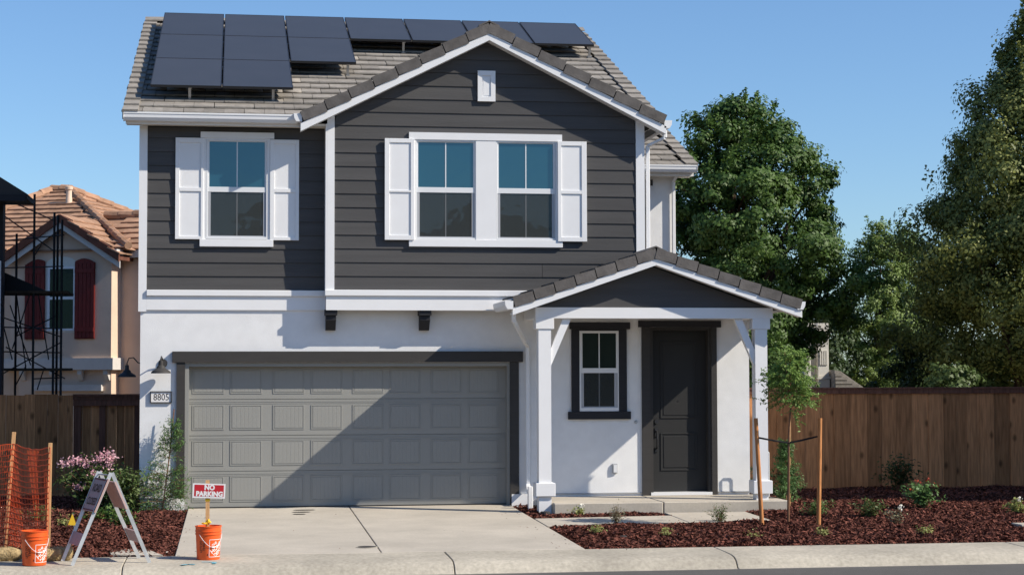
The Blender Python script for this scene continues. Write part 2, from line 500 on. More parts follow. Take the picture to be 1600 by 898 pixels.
# faint tyre tracks and mulch crumbs on the concrete
rr_ = np.random.default_rng(77)
def crumbs(n, x0, x1, y0, y1):
    P = np.stack([rr_.uniform(x0, x1, n), rr_.uniform(y0, y1, n), np.zeros(n)], 1)
    P[:, 2] = 0.018 * np.clip(P[:, 1], -6.1, 0) + 0.006
    return P
P = np.concatenate([crumbs(26, 4.45, 4.88, -6.0, -.3), crumbs(22, 0.03, 0.30, -6.0, -.3), crumbs(34, 4.9, 12, -6.32, -6.09), crumbs(26, -2, 0.3, -6.4, -6.1), crumbs(16, 5, 8, -3.1, -2.2), crumbs(10, 0.5, 4.4, -6.9, -.5)])
V, F = leaf_quads(P, rr_.normal(size=P.shape) * .2 + np.array([0, 0, 1]), 0.030, 0.4, 5)
np_obj('mulch_crumbs', V, F, M['mulch'], kind='stuff')
# blue survey paint on the pavement
m = MB()
def stroke(m, pts, wd, z):
    for p, q in zip(pts[:-1], pts[1:]):
        d = Vector((q[0] - p[0], q[1] - p[1], 0)).normalized(); s = Vector((-d.y, d.x, 0)) * wd / 2
        m.add([(p[0] - s.x, p[1] - s.y, z), (q[0] - s.x, q[1] - s.y, z), (q[0] + s.x, q[1] + s.y, z), (p[0] + s.x, p[1] + s.y, z)], [(0, 1, 2, 3)])
stroke(m, [(0.10, -6.97), (0.17, -6.90), (0.25, -6.93)], 0.05, -0.127)
stroke(m, [(0.32, -6.72), (0.40, -6.74), (0.47, -6.80), (0.46, -6.92)], 0.05, -0.1215)
m.build('paint_mark', M['blue'], side)
# walkway and planting beds
walk = MB().box(5.0, 8.1, -3.1, -2.1, -0.4, -0.14).build('walkway', M['concrete'], kind='structure', loc=(0, 0, 0))
def walk_slab(pts):
    n = len(pts)
    vs = [(p[0], p[1], -0.4) for p in pts] + [(p[0], p[1], gz(p[1]) + 0.002) for p in pts]
    fs = [tuple(range(n)), tuple(range(n, 2 * n))] + [(i, (i + 1) % n, (i + 1) % n + n, i + n) for i in range(n)]
    return MB().add(vs, fs)
walk_slab([(4.90, -3.27), (6.93, -3.05), (6.93, -2.05), (4.90, -2.22)]).build('slab', M['concrete'], walk, bevel=0.006)
walk_slab([(6.94, -3.05), (8.16, -3.12), (8.16, -1.62), (6.94, -1.62), (6.94, -2.05)]).build('slab', M['concrete'], walk, bevel=0.006)

def bed(name, x0, x1, y0, y1, holes, nchip, seed, dens):
    r = np.random.default_rng(seed)
    def inside(X, Y):
        ok = (X > x0) & (X < x1) & (Y > y0) & (Y < y1)
        for h in holes: ok &= ~((X > h[0]) & (X < h[1]) & (Y > h[2]) & (Y < h[3]))
        return ok
    def H(X, Y):
        e = np.minimum.reduce([np.minimum(X - x0, x1 - X), Y - y0])
        for h in holes:
            dx = np.maximum(np.maximum(h[0] - X, X - h[1]), 0); dy = np.maximum(np.maximum(h[2] - Y, Y - h[3]), 0)
            e = np.minimum(e, np.hypot(dx, dy))
        b = np.clip(e / 0.35, 0, 1)
        return (0.018 * np.clip(Y, -6.1, 0) - 0.035 + b * (0.045 + 0.022 * np.sin(X * 2.3 + Y) * np.cos(Y * 1.9 - X * .7) + 0.012 * np.sin(X * 7 + 1) * np.sin(Y * 6)))
    st = 0.10
    nx, ny = int((x1 - x0) / st) + 1, int((y1 - y0) / st) + 1
    X, Y = np.meshgrid(np.linspace(x0, x1, nx), np.linspace(y0, y1, ny))
    Z = H(X, Y)
    V = np.stack([X, Y, Z], -1).reshape(-1, 3)
    i, j = np.meshgrid(np.arange(nx - 1), np.arange(ny - 1))
    a = (j * nx + i).ravel()
    F = np.stack([a, a + 1, a + nx + 1, a + nx], 1)
    cc = V[F].mean(1)
    F = F[inside(cc[:, 0], cc[:, 1])]
    np_obj('mulch_bed', V, F, M['mulchbase'], kind='structure')
    # chips: denser towards the street, where they show largest
    yy = y0 + (y1 - y0) * r.beta(1.0, dens, nchip)
    xx = r.uniform(x0, x1, nchip)
    k = inside(xx, yy); xx, yy = xx[k], yy[k]
    P = np.stack([xx, yy, H(xx, yy) + r.uniform(0.004, 0.022, len(xx))], 1)
    N = r.normal(size=(len(xx), 3)) * np.array([.6, .6, .2]) + np.array([0, 0, 0.75])
    V, F = leaf_quads(P, N, 0.058 * r.choice([.6, 1.0, 1.5], (len(P), 1), p=[.45, .42, .13]), 0.34, seed)
    np_obj('mulch', V, F, M['mulch'], kind='stuff')
    return H
HL = bed('left', -4.6, -0.01, -6.08, 3.4, [(-0.74, 1.0, -0.03, 5)], 66000, 3, 1.5)
HR = bed('right', 4.90, 15.5, -6.08, 2.95, [(4.8, 6.935, -3.16, -2.13), (6.935, 8.155, -3.08, -1.0), (5.3, 8.9, -1.49, 3.2), (4.8, 5.3, -0.02, 3)], 150000, 4, 1.6)
def hz(x, y):
    return float((HR if x > 2 else HL)(np.array(x), np.array(y)))

# porch slab
porch = MB().box(5.32, 8.84, -1.40, -0.02, -0.4, 0.0).build('porch_floor', M['concrete'], kind='structure', loc=(0, 0, 0))
MB().box(5.312, 6.945, -1.50, -0.004, -0.3, 0.12).build('slab', M['concrete'], porch, bevel=0.012)
MB().box(6.955, 8.86, -1.50, -0.004, -0.3, 0.12).build('slab', M['concrete'], porch, bevel=0.012)

# ------------------------------------------------------------------ the house
H_ = thing('house', (3.5, 0, 0), 'new two-storey charcoal and white house with a wide garage and front porch', 'house')
def hbox(name, m, *a, **k):
    return box(name, M[m], H_, *a, **k)

# masonry and rear volumes
lw = MB()
lw.box(-0.72, 8.70, 0.35, 12.2, -0.2, 2.99)
lw.box(-0.72, -0.03, 0.0, 0.35, 0.172, 2.99)
lw.box(-0.03, 4.88, 0.0, 0.35, 2.19, 2.99)
lw.box(4.88, 7.10, 0.0, 0.35, 0.172, 2.99)
lw.box(7.10, 8.08, 0.0, 0.35, 2.735, 2.99)
lw.box(8.08, 8.70, 0.0, 0.35, 0.172, 2.99)
lw.build('wall', M['stucco'], H_, label='white stucco ground floor wall')
hbox('foundation', 'white', -0.70, -0.055, 0.012, 0.34, -0.3, 0.165)
fd = MB()
fd.box(4.905, 7.10, 0.012, 0.34, -0.3, 0.165)
fd.box(7.095, 8.085, 0.10, 0.34, -0.3, 0.125)
fd.box(8.08, 8.69, 0.012, 0.34, -0.3, 0.165)
hbox('foundation_block', 'white', -0.36, -0.056, -0.045, 0.012, -0.3, 0.168)
hbox('foundation_block', 'white', 4.905, 5.20, -0.045, 0.012, -0.3, 0.168)
fd.build('foundation', M['white'], H_)
sc = MB()
sc.box(-0.725, -0.36, -0.012, 0.02, 0.160, 0.171)
sc.box(5.20, 7.05, -0.014, 0.02, 0.160, 0.171)
sc.box(8.15, 8.71, -0.014, 0.02, 0.160, 0.171)
sc.build('drip_screed', M['sashgrey'], H_)
up_ = MB()
up_.prism([(0.02, 2.99), (0.02, 5.84), (6.1, 8.36), (12.2, 5.84), (12.2, 2.99)], -0.715, 6.94, 'x')
up_.prism([(2.10, 2.99), (2.10, 5.86), (4.50, 7.08), (6.93, 5.86), (6.93, 2.99)], -0.242, 0.5, 'y')
up_.build('wall', M['siding'], H_, label='charcoal upper floor wall')
wg = MB().prism([(4.42, 2.99), (4.42, 5.60), (8.3, 7.1), (12.2, 5.60), (12.2, 2.99)], 6.95, 8.60, 'x')
wg.build('wall', M['stucco'], H_, label='white stucco wall of the set-back right wing')
# set-back wing: dark trimmed window edge
ww_ = MB().box(7.10, 8.10, 4.36, 4.42, 3.9, 5.42).build('window', M['trimgrey'], H_, label='dark trimmed window of the set-back wing')
MB().box(7.0, 8.17, 4.335, 4.36, 5.42, 5.53).build('head_casing', M['trimgrey'], ww_)
MB().box(7.22, 7.98, 4.35, 4.36, 4.0, 5.34).build('pane', M['pane'], ww_)

# lap siding, board by board
def lap(poly, y, parent=H_):
    """poly = (x,z) of lower-left, lower-right, upper-right, upper-left; foot proud of the head"""
    vs = []
    zlo = min(p[1] for p in poly)
    for (x, z) in poly:
        vs.append((x, y - (0.020 if z < zlo + 0.05 else 0.006), z))
    vs += [(x, y + 0.004, z) for (x, z) in poly]
    n = len(poly)
    fs = [tuple(range(n)), tuple(range(2 * n - 1, n - 1, -1))] + [(i, i + n, (i + 1) % n + n, (i + 1) % n) for i in range(n)]
    return MB().add(vs, fs).build('siding_board', M['siding'], parent, loc=((poly[0][0] + poly[1][0]) / 2, y, zlo))
def lap_row(pts, z0, z1, y, par, cut=None):
    (xa, xb) = (pts[0][0], pts[1][0])
    if not cut or z1 <= cut[2] or z0 >= cut[3]:
        return lap(pts, y, par)
    lap([(xa, z0), (cut[0], z0), (cut[0], z1 - .002), (pts[3][0], z1 - .002)], y, par)
    lap([(cut[1], z0), (xb, z0), (pts[2][0], z1 - .002), (cut[1], z1 - .002)], y, par)
    if cut[2] - z0 > .01: lap([(cut[0], z0), (cut[1], z0), (cut[1], cut[2]), (cut[0], cut[2])], y, par)
    if z1 - cut[3] > .01: lap([(cut[0], cut[3]), (cut[1], cut[3]), (cut[1], z1 - .002), (cut[0], z1 - .002)], y, par)
sid_l = hbox('siding', 'under', -0.63, 2.05, 0.004, 0.018, 3.285, 5.76, label='siding of the set-back left bay')
for k in range(12):
    z0 = 3.288 + 0.2085 * k
    z1 = min(z0 + 0.2085, 5.75)
    if z1 - z0 < 0.03: break
    lap_row([(-0.63, z0), (2.06, z0), (2.06, z1 - 0.002), (-0.63, z1 - 0.002)], z0, z1, 0.0, sid_l, (0.215, 1.185, 4.03, 5.60))
GX, GZ, GS = 4.505, 7.385, 0.505          # gable apex, slope
def gxl(z): return GX - (7.16 - z) / GS
sid_g = MB().prism([(2.17, 3.29), (2.17, 5.90), (4.505, 7.06), (6.83, 5.90), (6.83, 3.29)], -0.262, -0.244, 'y').build('siding', M['under'], H_, label='siding of the projecting gable')
k = 0
while True:
    z0 = 3.288 + 0.2085 * k
    z1 = min(z0 + 0.2085, 7.12)
    if z1 - z0 < 0.03: break
    a0, a1 = max(2.165, gxl(z0)), max(2.165, gxl(z1))
    b0, b1 = min(6.83, 2 * GX - gxl(z0)), min(6.83, 2 * GX - gxl(z1))
    if k == 1:
        lap([(a0, z0), (5.35, z0), (5.35, z1 - 0.002), (a1, z1 - 0.002)], -0.264, sid_g)
        lap([(5.356, z0), (b0, z0), (b1, z1 - 0.002), (5.356, z1 - 0.002)], -0.264, sid_g)
    else:
        lap_row([(a0, z0), (b0, z0), (b1, z1 - 0.002), (a1, z1 - 0.002)], z0, z1, -0.264, sid_g, (3.33, 5.63, 4.03, 5.61))
    k += 1

# corner boards, bands, soffits
hbox('corner_board', 'white', -0.752, -0.632, -0.030, 0.10, 2.96, 5.76)
hbox('corner_board', 'white', 2.055, 2.165, -0.296, -0.20, 3.286, 6.02)
hbox('corner_board', 'white', 2.030, 2.054, -0.296, 0.0, 3.286, 5.80)
hbox('corner_board', 'white', 6.832, 6.968, -0.296, -0.15, 3.286, 6.02)
hbox('band_cap', 'white', -0.631, 2.06, -0.062, 0.02, 3.195, 3.285, bevel=0.006)
hbox('band_board', 'white', -0.631, 2.06, -0.030, 0.02, 2.985, 3.193)
hbox('band_cap', 'white', 2.022, 7.00, -0.330, -0.18, 3.195, 3.285, bevel=0.006)
hbox('band_board', 'white', 2.040, 6.98, -0.298, -0.18, 2.980, 3.193)
hbox('band_board', 'white', 2.040, 2.062, -0.296, -0.001, 2.980, 3.19)
hbox('soffit', 'stucco', 2.064, 6.94, -0.178, -0.001, 2.992, 3.03)
for x in (2.12, 3.548):
    m = MB()
    m.box(x - 0.092, x + 0.092, -0.272, -0.001, 2.905, 2.991)
    m.prism([(-0.001, 2.90), (-0.001, 2.68), (-0.10, 2.68), (-0.235, 2.83), (-0.235, 2.90)], x - 0.075, x + 0.075, 'x')
    m.build('corbel', M['dark'], H_)

# ---- garage
hbox('lintel', 'trimgrey', -0.246, 5.084, -0.060, -0.001, 2.196, 2.362, bevel=0.004)
hbox('jamb_trim', 'trimgrey', -0.180, -0.056, -0.040, -0.001, 0.176, 2.194)
hbox('jamb_trim', 'trimgrey', 4.884, 5.022, -0.040, -0.001, 0.0, 2.194)
hbox('jamb', 'garage', -0.054, 0.004, -0.005, 0.20, 0.0, 2.186)
hbox('jamb', 'garage', 4.846, 4.902, -0.005, 0.20, 0.0, 2.186)
hbox('jamb_head', 'garage', 0.005, 4.845, -0.003, 0.20, 2.135, 2.188)
gd = MB().box(0.0, 4.85, 0.185, 0.30, 0.006, 2.16).build('garage_door', M['garage'], H_)
zs = [0.012, 0.552, 1.090, 1.638, 2.150]
for a, b in zip(zs[:-1], zs[1:]):
    m = MB()
    m.box(0.005, 4.845, 0.168, 0.185, a + 0.004, b - 0.004)
    for off in (0.030, 0.055):
        m.box(0.005, 4.845, 0.164, 0.168, b - off - 0.012, b - off)
    m.build('door_section', M['garage'], gd)
px0 = [0.050, 0.618, 1.259, 1.838]
px0 = px0 + [x + 2.421 for x in px0]
pz = [(0.090, 0.476), (0.636, 1.012), (1.176, 1.551), (1.722, 2.098)]
pm = MB()
W_, HH = 0.477, 0.378
fr = 0.016
pm.box(0, W_, -0.006, 0.001, 0, fr); pm.box(0, W_, -0.006, 0.001, HH - fr, HH)
pm.box(0, fr, -0.006, 0.001, fr, HH - fr); pm.box(W_ - fr, W_, -0.006, 0.001, fr, HH - fr)
pm.box(0.024, W_ - 0.024, -0.003, 0.001, 0.024, HH - 0.024)
nb = 7
bw = (W_ - 0.068) / nb
for i in range(nb):
    pm.box(0.034 + i * bw + 0.0025, 0.034 + (i + 1) * bw - 0.0025, -0.0042, -0.002, 0.030, HH - 0.030)
p0 = None
for (za, zb) in pz:
    for x in px0:
        if p0 is None:
            p0 = pm.build('panel', M['garage'], None, loc=(0, 0, 0), bevel=0.003)
            me = p0.data
            C.objects.unlink(p0)
            p0.parent = gd
        q = p0.copy(); q.name = 'panel'
        C.objects.link(q); q.parent = gd
        q.location = Vector((x, 0.167, za)) - wpos(gd)
        q.scale = (1, 1, (zb - za) / HH)
bpy.data.objects.remove(p0)
MB().box(0.0, 4.85, 0.15, 0.19, 0.0, 0.012).build('bottom_seal', M['rubber'], gd)

# ---- windows
def window(fx0, fx1, fz0, fz1, yf, gu, gl, upper='pane', lower='pane_low', screen=True, muntin=True, label=None):
    """frame rectangle, upper glass and lower glass rectangles (x0,x1,z0,z1)"""
    m = MB()
    e = 0.022
    m.box(fx0, gu[0] - e, yf - 0.012, yf + 0.024, fz0, fz1)
    m.box(gu[1] + e, fx1, yf - 0.012, yf + 0.024, fz0, fz1)
    m.box(gu[0] - e, gu[1] + e, yf - 0.012, yf + 0.024, gu[3] + e * .5, fz1)
    m.box(gu[0] - e, gu[1] + e, yf - 0.012, yf + 0.024, fz0, gl[2] - e * .8)
    wnd = m.build('window', M['sash'], H_, bevel=0.003, label=label)
    zr = (gl[3] + gu[2]) / 2
    box('meeting_rail', M['sash'], wnd, gu[0] - e, gu[1] + e, yf + 0.001, yf + 0.0235, gl[3] + 0.006, gu[2], bevel=0.003)
    m = MB()
    m.box(gu[0] - e, gu[0], yf + 0.004, yf + 0.0235, gu[2], gu[3] + e * .5); m.box(gu[1], gu[1] + e, yf + 0.004, yf + 0.0235, gu[2], gu[3] + e * .5)
    m.box(gu[0], gu[1], yf + 0.006, yf + 0.0235, gu[3] + 0.0005, gu[3] + e * .5)
    m.build('sash', M['sash'], wnd)
    m = MB()
    a, b, c2, d = gl
    m.box(gu[0] - e, a, yf + 0.006, yf + 0.0235, fz0 + .01, d + .006); m.box(b, gu[1] + e, yf + 0.006, yf + 0.0235, fz0 + .01, d + .006)
    m.box(a, b, yf + 0.006, yf + 0.0235, c2 - e * .8, c2)
    m.build('sash', M['sashgrey'], wnd)
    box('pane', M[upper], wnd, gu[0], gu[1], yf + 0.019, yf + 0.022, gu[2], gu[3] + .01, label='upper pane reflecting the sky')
    box('pane', M[lower], wnd, gl[0], gl[1], yf + 0.021, yf + 0.0238, gl[2], gl[3] + .01, label='darker lower pane behind the insect screen')
    if muntin:
        xm = (gu[0] + gu[1]) / 2
        box('muntin', M['sash'], wnd, xm - 0.008, xm + 0.008, yf + 0.013, yf + 0.0187, gu[2], gu[3] + .005)
        box('muntin', M['sashgrey'], wnd, xm - 0.008, xm + 0.008, yf + 0.016, yf + 0.0207, gl[2], gl[3] + .005)
    if screen:
        MB().add([(gl[0], yf + 0.0125, gl[2]), (gl[1], yf + 0.0125, gl[2]), (gl[1], yf + 0.0125, gl[3] + .006), (gl[0], yf + 0.0125, gl[3] + .006)], [(0, 1, 2, 3)]).build('insect_screen', M['screen'], wnd)
    return wnd

def shutter(x0, x1, z0, z1, yf, ps, label):
    m = MB()
    sh = m.box(x0, x1, yf, yf + 0.02, z0, z1).build('shutter', M['white'], H_, label=label)
    xa, xb = ps[0][0], ps[0][1]
    m = MB()
    m.box(x0, xa, yf - 0.016, yf, z0, z1); m.box(xb, x1, yf - 0.016, yf, z0, z1)
    zs_ = [z0, ps[1][2], ps[1][3], ps[0][2], ps[0][3], z1]
    for i in (0, 2, 4):
        m.box(xa, xb, yf - 0.016, yf, zs_[i], zs_[i + 1])
    m.build('stile_and_rail', M['white'], sh, bevel=0.002)
    return sh

# left bay window
wl = window(0.24, 1.158, 4.058, 5.572, -0.026, (0.290, 1.122, 4.850, 5.538), (0.312, 1.100, 4.112, 4.765), label='single window of the left bay')
hbox('window_head', 'white', 0.157, 1.262, -0.050, 0.003, 5.590, 5.682)
hbox('window_casing', 'white', 0.20, 0.238, -0.036, 0.003, 4.052, 5.588)
hbox('window_casing', 'white', 1.160, 1.20, -0.036, 0.003, 4.052, 5.588)
hbox('window_casing', 'white', 0.239, 1.159, -0.036, 0.003, 5.573, 5.589)
hbox('window_sill', 'white', 0.149, 1.252, -0.060, 0.003, 3.942, 4.051, bevel=0.004)
shutter(-0.215, 0.200, 4.051, 5.586, -0.038, ((-0.155, 0.165, 4.831, 5.513), (-0.153, 0.165, 4.094, 4.776)), 'left shutter of the single window')
shutter(1.201, 1.638, 4.046, 5.579, -0.038, ((1.265, 1.585, 4.831, 5.513), (1.265, 1.585, 4.094, 4.776)), 'right shutter of the single window')
# gable twin window
w1 = window(3.400, 4.321, 4.063, 5.584, -0.290, (3.437, 4.284, 4.858, 5.547), (3.459, 4.260, 4.106, 4.771), label='left window of the twin pair')
w2 = window(4.638, 5.561, 4.063, 5.584, -0.290, (4.678, 5.526, 4.858, 5.549), (4.700, 5.506, 4.106, 4.771), label='right window of the twin pair')
hbox('window_head', 'white', 3.295, 5.664, -0.316, -0.262, 5.586, 5.695)
hbox('window_casing', 'white', 3.295, 3.398, -0.308, -0.262, 4.061, 5.584)
hbox('window_casing', 'white', 4.323, 4.636, -0.308, -0.262, 4.061, 5.584)
hbox('window_casing', 'white', 5.563, 5.664, -0.308, -0.262, 4.061, 5.584)
hbox('window_sill', 'white', 3.293, 5.666, -0.324, -0.262, 3.949, 4.059, bevel=0.004)
shutter(2.923, 3.372, 4.046, 5.592, -0.325, ((2.992, 3.320, 4.801, 5.529), (2.993, 3.320, 4.116, 4.773)), 'left shutter of the twin window')
shutter(5.592, 6.044, 4.044, 5.590, -0.325, ((5.645, 5.965, 4.830, 5.524), (5.645, 5.965, 4.110, 4.778)), 'right shutter of the twin window')
# gable vent
vt = hbox('gable_vent', 'white', 4.353, 4.626, -0.300, -0.262, 6.190, 6.662)
for a in ((4.353, 4.420, 6.190, 6.662), (4.556, 4.626, 6.190, 6.662), (4.42, 4.556, 6.190, 6.263), (4.42, 4.556, 6.590, 6.662)):
    box('vent_frame', M['white'], vt, a[0], a[1], -0.318, -0.300, a[2], a[3])
box('vent_inset', M['white'], vt, 4.440, 4.536, -0.306, -0.300, 6.283, 6.57)

# porch window
wp = window(5.976, 6.596, 1.430, 2.679, -0.030, (6.024, 6.558, 2.101, 2.641), (6.044, 6.528, 1.505, 2.019), upper='pane_dark', lower='pane_dark', label='small window under the porch')
hbox('window_head', 'dark', 5.820, 6.780, -0.052, -0.001, 2.705, 2.812, bevel=0.003)
hbox('window_casing', 'dark', 5.851, 5.975, -0.036, -0.001, 1.429, 2.703)
hbox('window_casing', 'dark', 6.597, 6.726, -0.036, -0.001, 1.429, 2.703)
hbox('window_casing', 'dark', 5.976, 6.596, -0.034, -0.001, 2.68, 2.7035)
hbox('window_sill', 'dark', 5.795, 6.784, -0.056, -0.001, 1.308, 1.427, bevel=0.003)
# front door
hbox('door_head', 'dark', 6.916, 8.241, -0.048, -0.001, 2.736, 2.840, bevel=0.003)
hbox('door_casing', 'trimgrey', 6.966, 7.098, -0.034, -0.001, 0.125, 2.734)
hbox('door_casing', 'trimgrey', 8.082, 8.170, -0.034, -0.001, 0.125, 2.734)
hbox('door_jamb', 'trimgrey', 7.100, 7.148, -0.002, 0.20, 0.125, 2.733)
hbox('door_jamb', 'trimgrey', 8.034, 8.081, -0.002, 0.20, 0.125, 2.733)
hbox('door_jamb', 'trimgrey', 7.149, 8.033, -0.001, 0.20, 2.69, 2.733)
hbox('threshold', 'sash', 7.10, 8.081, -0.045, 0.16, 0.122, 0.166)
fdr = hbox('front_door', 'frontdoor', 7.150, 8.032, 0.135, 0.18, 0.170, 2.688)
for (za, zb) in ((0.493, 1.085), (1.310, 2.53)):
    xa, xb = 7.293, 7.890
    m = MB(); t = 0.022
    m.box(xa, xb, 0.124, 0.136, za, za + t); m.box(xa, xb, 0.124, 0.136, zb - t, zb)
    m.box(xa, xa + t, 0.124, 0.136, za + t, zb - t); m.box(xb - t, xb, 0.124, 0.136, za + t, zb - t)
    m.box(xa + 0.05, xb - 0.05, 0.128, 0.136, za + 0.05, zb - 0.05)
    m.build('panel', M['frontdoor'], fdr, bevel=0.004)
m = MB()
m.tube([(7.225, 0.135, 1.262), (7.225, 0.098, 1.262)], [0.036, 0.033], 14)
m.build('deadbolt', M['black'], fdr, smooth=True)
m = MB()
m.box(7.198, 7.252, 0.112, 0.135, 1.03, 1.16)
m.tube([(7.225, 0.11, 1.12), (7.225, 0.06, 1.09), (7.225, 0.055, 0.98), (7.225, 0.065, 0.87), (7.225, 0.125, 0.83)], 0.013, 8)
m.box(7.205, 7.245, 0.118, 0.135, 0.79, 0.86)
m.build('handle', M['black'], fdr)
m = MB().tube([(7.575, 0.136, 1.575), (7.575, 0.128, 1.575)], 0.010, 10)
m.build('peephole', M['metal'], fdr, smooth=True)
# outlet box and bell
ob = hbox('outlet_cover', 'sashgrey', 6.492, 6.572, -0.035, -0.001, 0.470, 0.622, bevel=0.006)
box('lid', M['sash'], ob, 6.506, 6.558, -0.044, -0.035, 0.485, 0.600)
MB().tube([(6.875, -0.001, 1.263), (6.875, -0.03, 1.263)], [0.026, 0.02], 12).build('door_bell', M['metal'], H_, smooth=True)

# ---- porch: beam, posts, braces, ceiling
PY = -1.35
hbox('beam', 'white', 5.070, 8.690, PY, PY + 0.12, 2.832, 2.992)
hbox('beam', 'white', 5.10, 5.22, PY + 0.121, -0.001, 2.84, 2.99)
hbox('beam', 'white', 8.45, 8.57, PY + 0.121, -0.001, 2.84, 2.99)
hbox('porch_ceiling', 'stucco', 5.221, 8.449, PY + 0.121, -0.001, 2.905, 2.94)
for (a, b) in ((5.115, 5.302), (8.415, 8.602)):
    p = hbox('post', 'white', a, b, PY + 0.012, PY + 0.199, 0.41, 2.672)
    box('capital', M['white'], p, a - 0.043, b + 0.043, PY - 0.004, PY + 0.23, 2.673, 2.831, bevel=0.004)
    box('plinth', M['white'], p, a - 0.052, b + 0.052, PY - 0.03, PY + 0.24, 0.215, 0.409, bevel=0.006)
    box('foot', M['white'], p, a, b, PY + 0.012, PY + 0.199, -0.12, 0.214)
for s, xp, xb in ((1, 5.303, 5.56), (-1, 8.414, 8.157)):
    MB().prism([(xp, 2.12), (xp, 2.37), (xp + s * 0.19, 2.831), (xp + s * 0.31, 2.831)], PY + 0.05, PY + 0.15, 'y').build('knee_brace', M['white'], H_)
PX, PZ, PS = 6.845, 3.880, 0.345
MB().prism([(5.09, 2.993), (8.60, 2.993), (PX, 3.60)], PY + 0.03, PY + 0.06, 'y').build('porch_gable', M['siding'], H_)

# ---- gutters and downspouts
def gutter(x0, x1, y, z, name='gutter'):
    m = MB().prism([(y + 0.13, z), (y + 0.03, z), (y, z + 0.045), (y - 0.005, z + 0.10), (y - 0.012, z + 0.10), (y - 0.012, z + 0.125), (y + 0.008, z + 0.125), (y + 0.008, z + 0.105), (y + 0.13, z + 0.105)], x0, x1, 'x')
    g = m.build(name, M['white'], H_)
    for x in (x0 - 0.006, x1):
        MB().prism([(y + 0.132, z - 0.004), (y + 0.028, z - 0.004), (y - 0.006, z + 0.043), (y - 0.016, z + 0.128), (y + 0.132, z + 0.128)], x, x + 0.006, 'x').build('end_cap', M['white'], g)
    return g
gutter(-0.965, 1.60, -0.44, 5.785)
hbox('fascia', 'white', -0.94, 1.66, -0.308, -0.28, 5.745, 5.90)
hbox('soffit', 'cream', -0.94, 2.03, -0.279, -0.001, 5.765, 5.80)
gutter(6.98, 8.88, 3.868, 5.625)
hbox('fascia', 'white', 6.97, 8.86, 4.052, 4.08, 5.57, 5.74)
hbox('soffit', 'cream', 6.97, 8.86, 4.081, 4.418, 5.575, 5.60)
def ygutter(x, y0, y1, z, s):
    """gutter that runs back along a side eave, its end seen from the street; s=-1 opens to the left"""
    m = MB().prism([(x, z), (x + s * 0.085, z), (x + s * 0.115, z + 0.05), (x + s * 0.125, z + 0.12), (x, z + 0.12)], y0, y1, 'y')
    return m.build('gutter', M['white'], H_)
ygutter(7.235, -0.52, 4.0, 5.80, 1)
ygutter(1.665, -0.52, -0.32, 5.80, -1)
ygutter(4.70, -1.60, -0.34, 2.955, -1)
ygutter(9.00, -1.60, 4.0, 2.960, 1)
def spout(pts, w=0.06, d=0.045):
    m = MB()
    for p, q in zip(pts[:-1], pts[1:]):
        m.bar(p, q, w, d, (0, -1, 0) if abs(q[2] - p[2]) > 0.2 else (0, 0, 1))
    return m.build('downspout', M['white'], H_, bevel=0.008)
spout([(7.265, -0.42, 5.80), (7.265, -0.42, 5.66), (7.03, -0.24, 5.55), (7.03, -0.24, 3.0)])
spout([(4.73, -1.45, 2.96), (4.735, -1.40, 2.80), (5.02, -0.60, 2.50), (5.155, -0.06, 2.44), (5.155, -0.06, 0.30)])
spout([(5.155, -0.06, 0.30), (5.12, -0.34, 0.24)], 0.07, 0.055)
spout([(5.10, -0.62, 0.32), (5.10, -0.62, -0.04)], 0.075, 0.06)
spout([(8.56, 4.02, 5.63), (8.56, 4.36, 5.50), (8.56, 4.36, 3.0)])
MB().lathe([(0.075, 0), (0.07, 0.07), (0.055, 0.075), (0.0, 0.075)], (5.16, -1.62, hz(5.16, -1.62) - 0.01), 16, True, False).build('drain_grate', M['trimgrey'], H_)

# ------------------------------------------------------------------ roofs
def tile_mesh(name, w, l, t=0.024, lift=0.040, mat_=None):
    a = w / 2 - 0.003
    vs = [(-a, 0, lift), (a, 0, lift), (a, l + 0.05, 0.002), (-a, l + 0.05, 0.002),
          (-a, 0.006, lift + t), (a, 0.006, lift + t), (a, l + 0.05, 0.002 + t), (-a, l + 0.05, 0.002 + t)]
    fs = [(3, 2, 1, 0), (4, 5, 6, 7), (0, 1, 5, 4), (1, 2, 6, 5), (2, 3, 7, 6), (3, 0, 4, 7)]
    me = bpy.data.meshes.new(name); me.from_pydata(vs, [], fs); me.materials.append(mat_)
    return me
def frame(u, v):
    u, v = Vector(u).normalized(), Vector(v).normalized()
    n = u.cross(v)
    return Matrix((u, v, n)).transposed()
def put_tile(me, loc, rot, parent, name='roof_tile'):
    o = bpy.data.objects.new(name, me)
    C.objects.link(o); o.parent = parent
    o.location = Vector(loc) - wpos(parent)
    o.rotation_euler = rot.to_euler()
    return o
def join_tiles(tiles, me, parent, m, name='roof_tiles'):
    base = np.array([v.co for v in me.vertices]); F0 = np.array([p.vertices[:] for p in me.polygons])
    V, F = [], []
    for i, (loc, rot) in enumerate(tiles):
        V.append(base @ np.array(rot).T + np.array(loc)); F.append(F0 + i * len(base))
    if V:
        return np_obj(name, np.concatenate(V), np.concatenate(F), m, parent, loc=wpos(parent), kind='stuff')

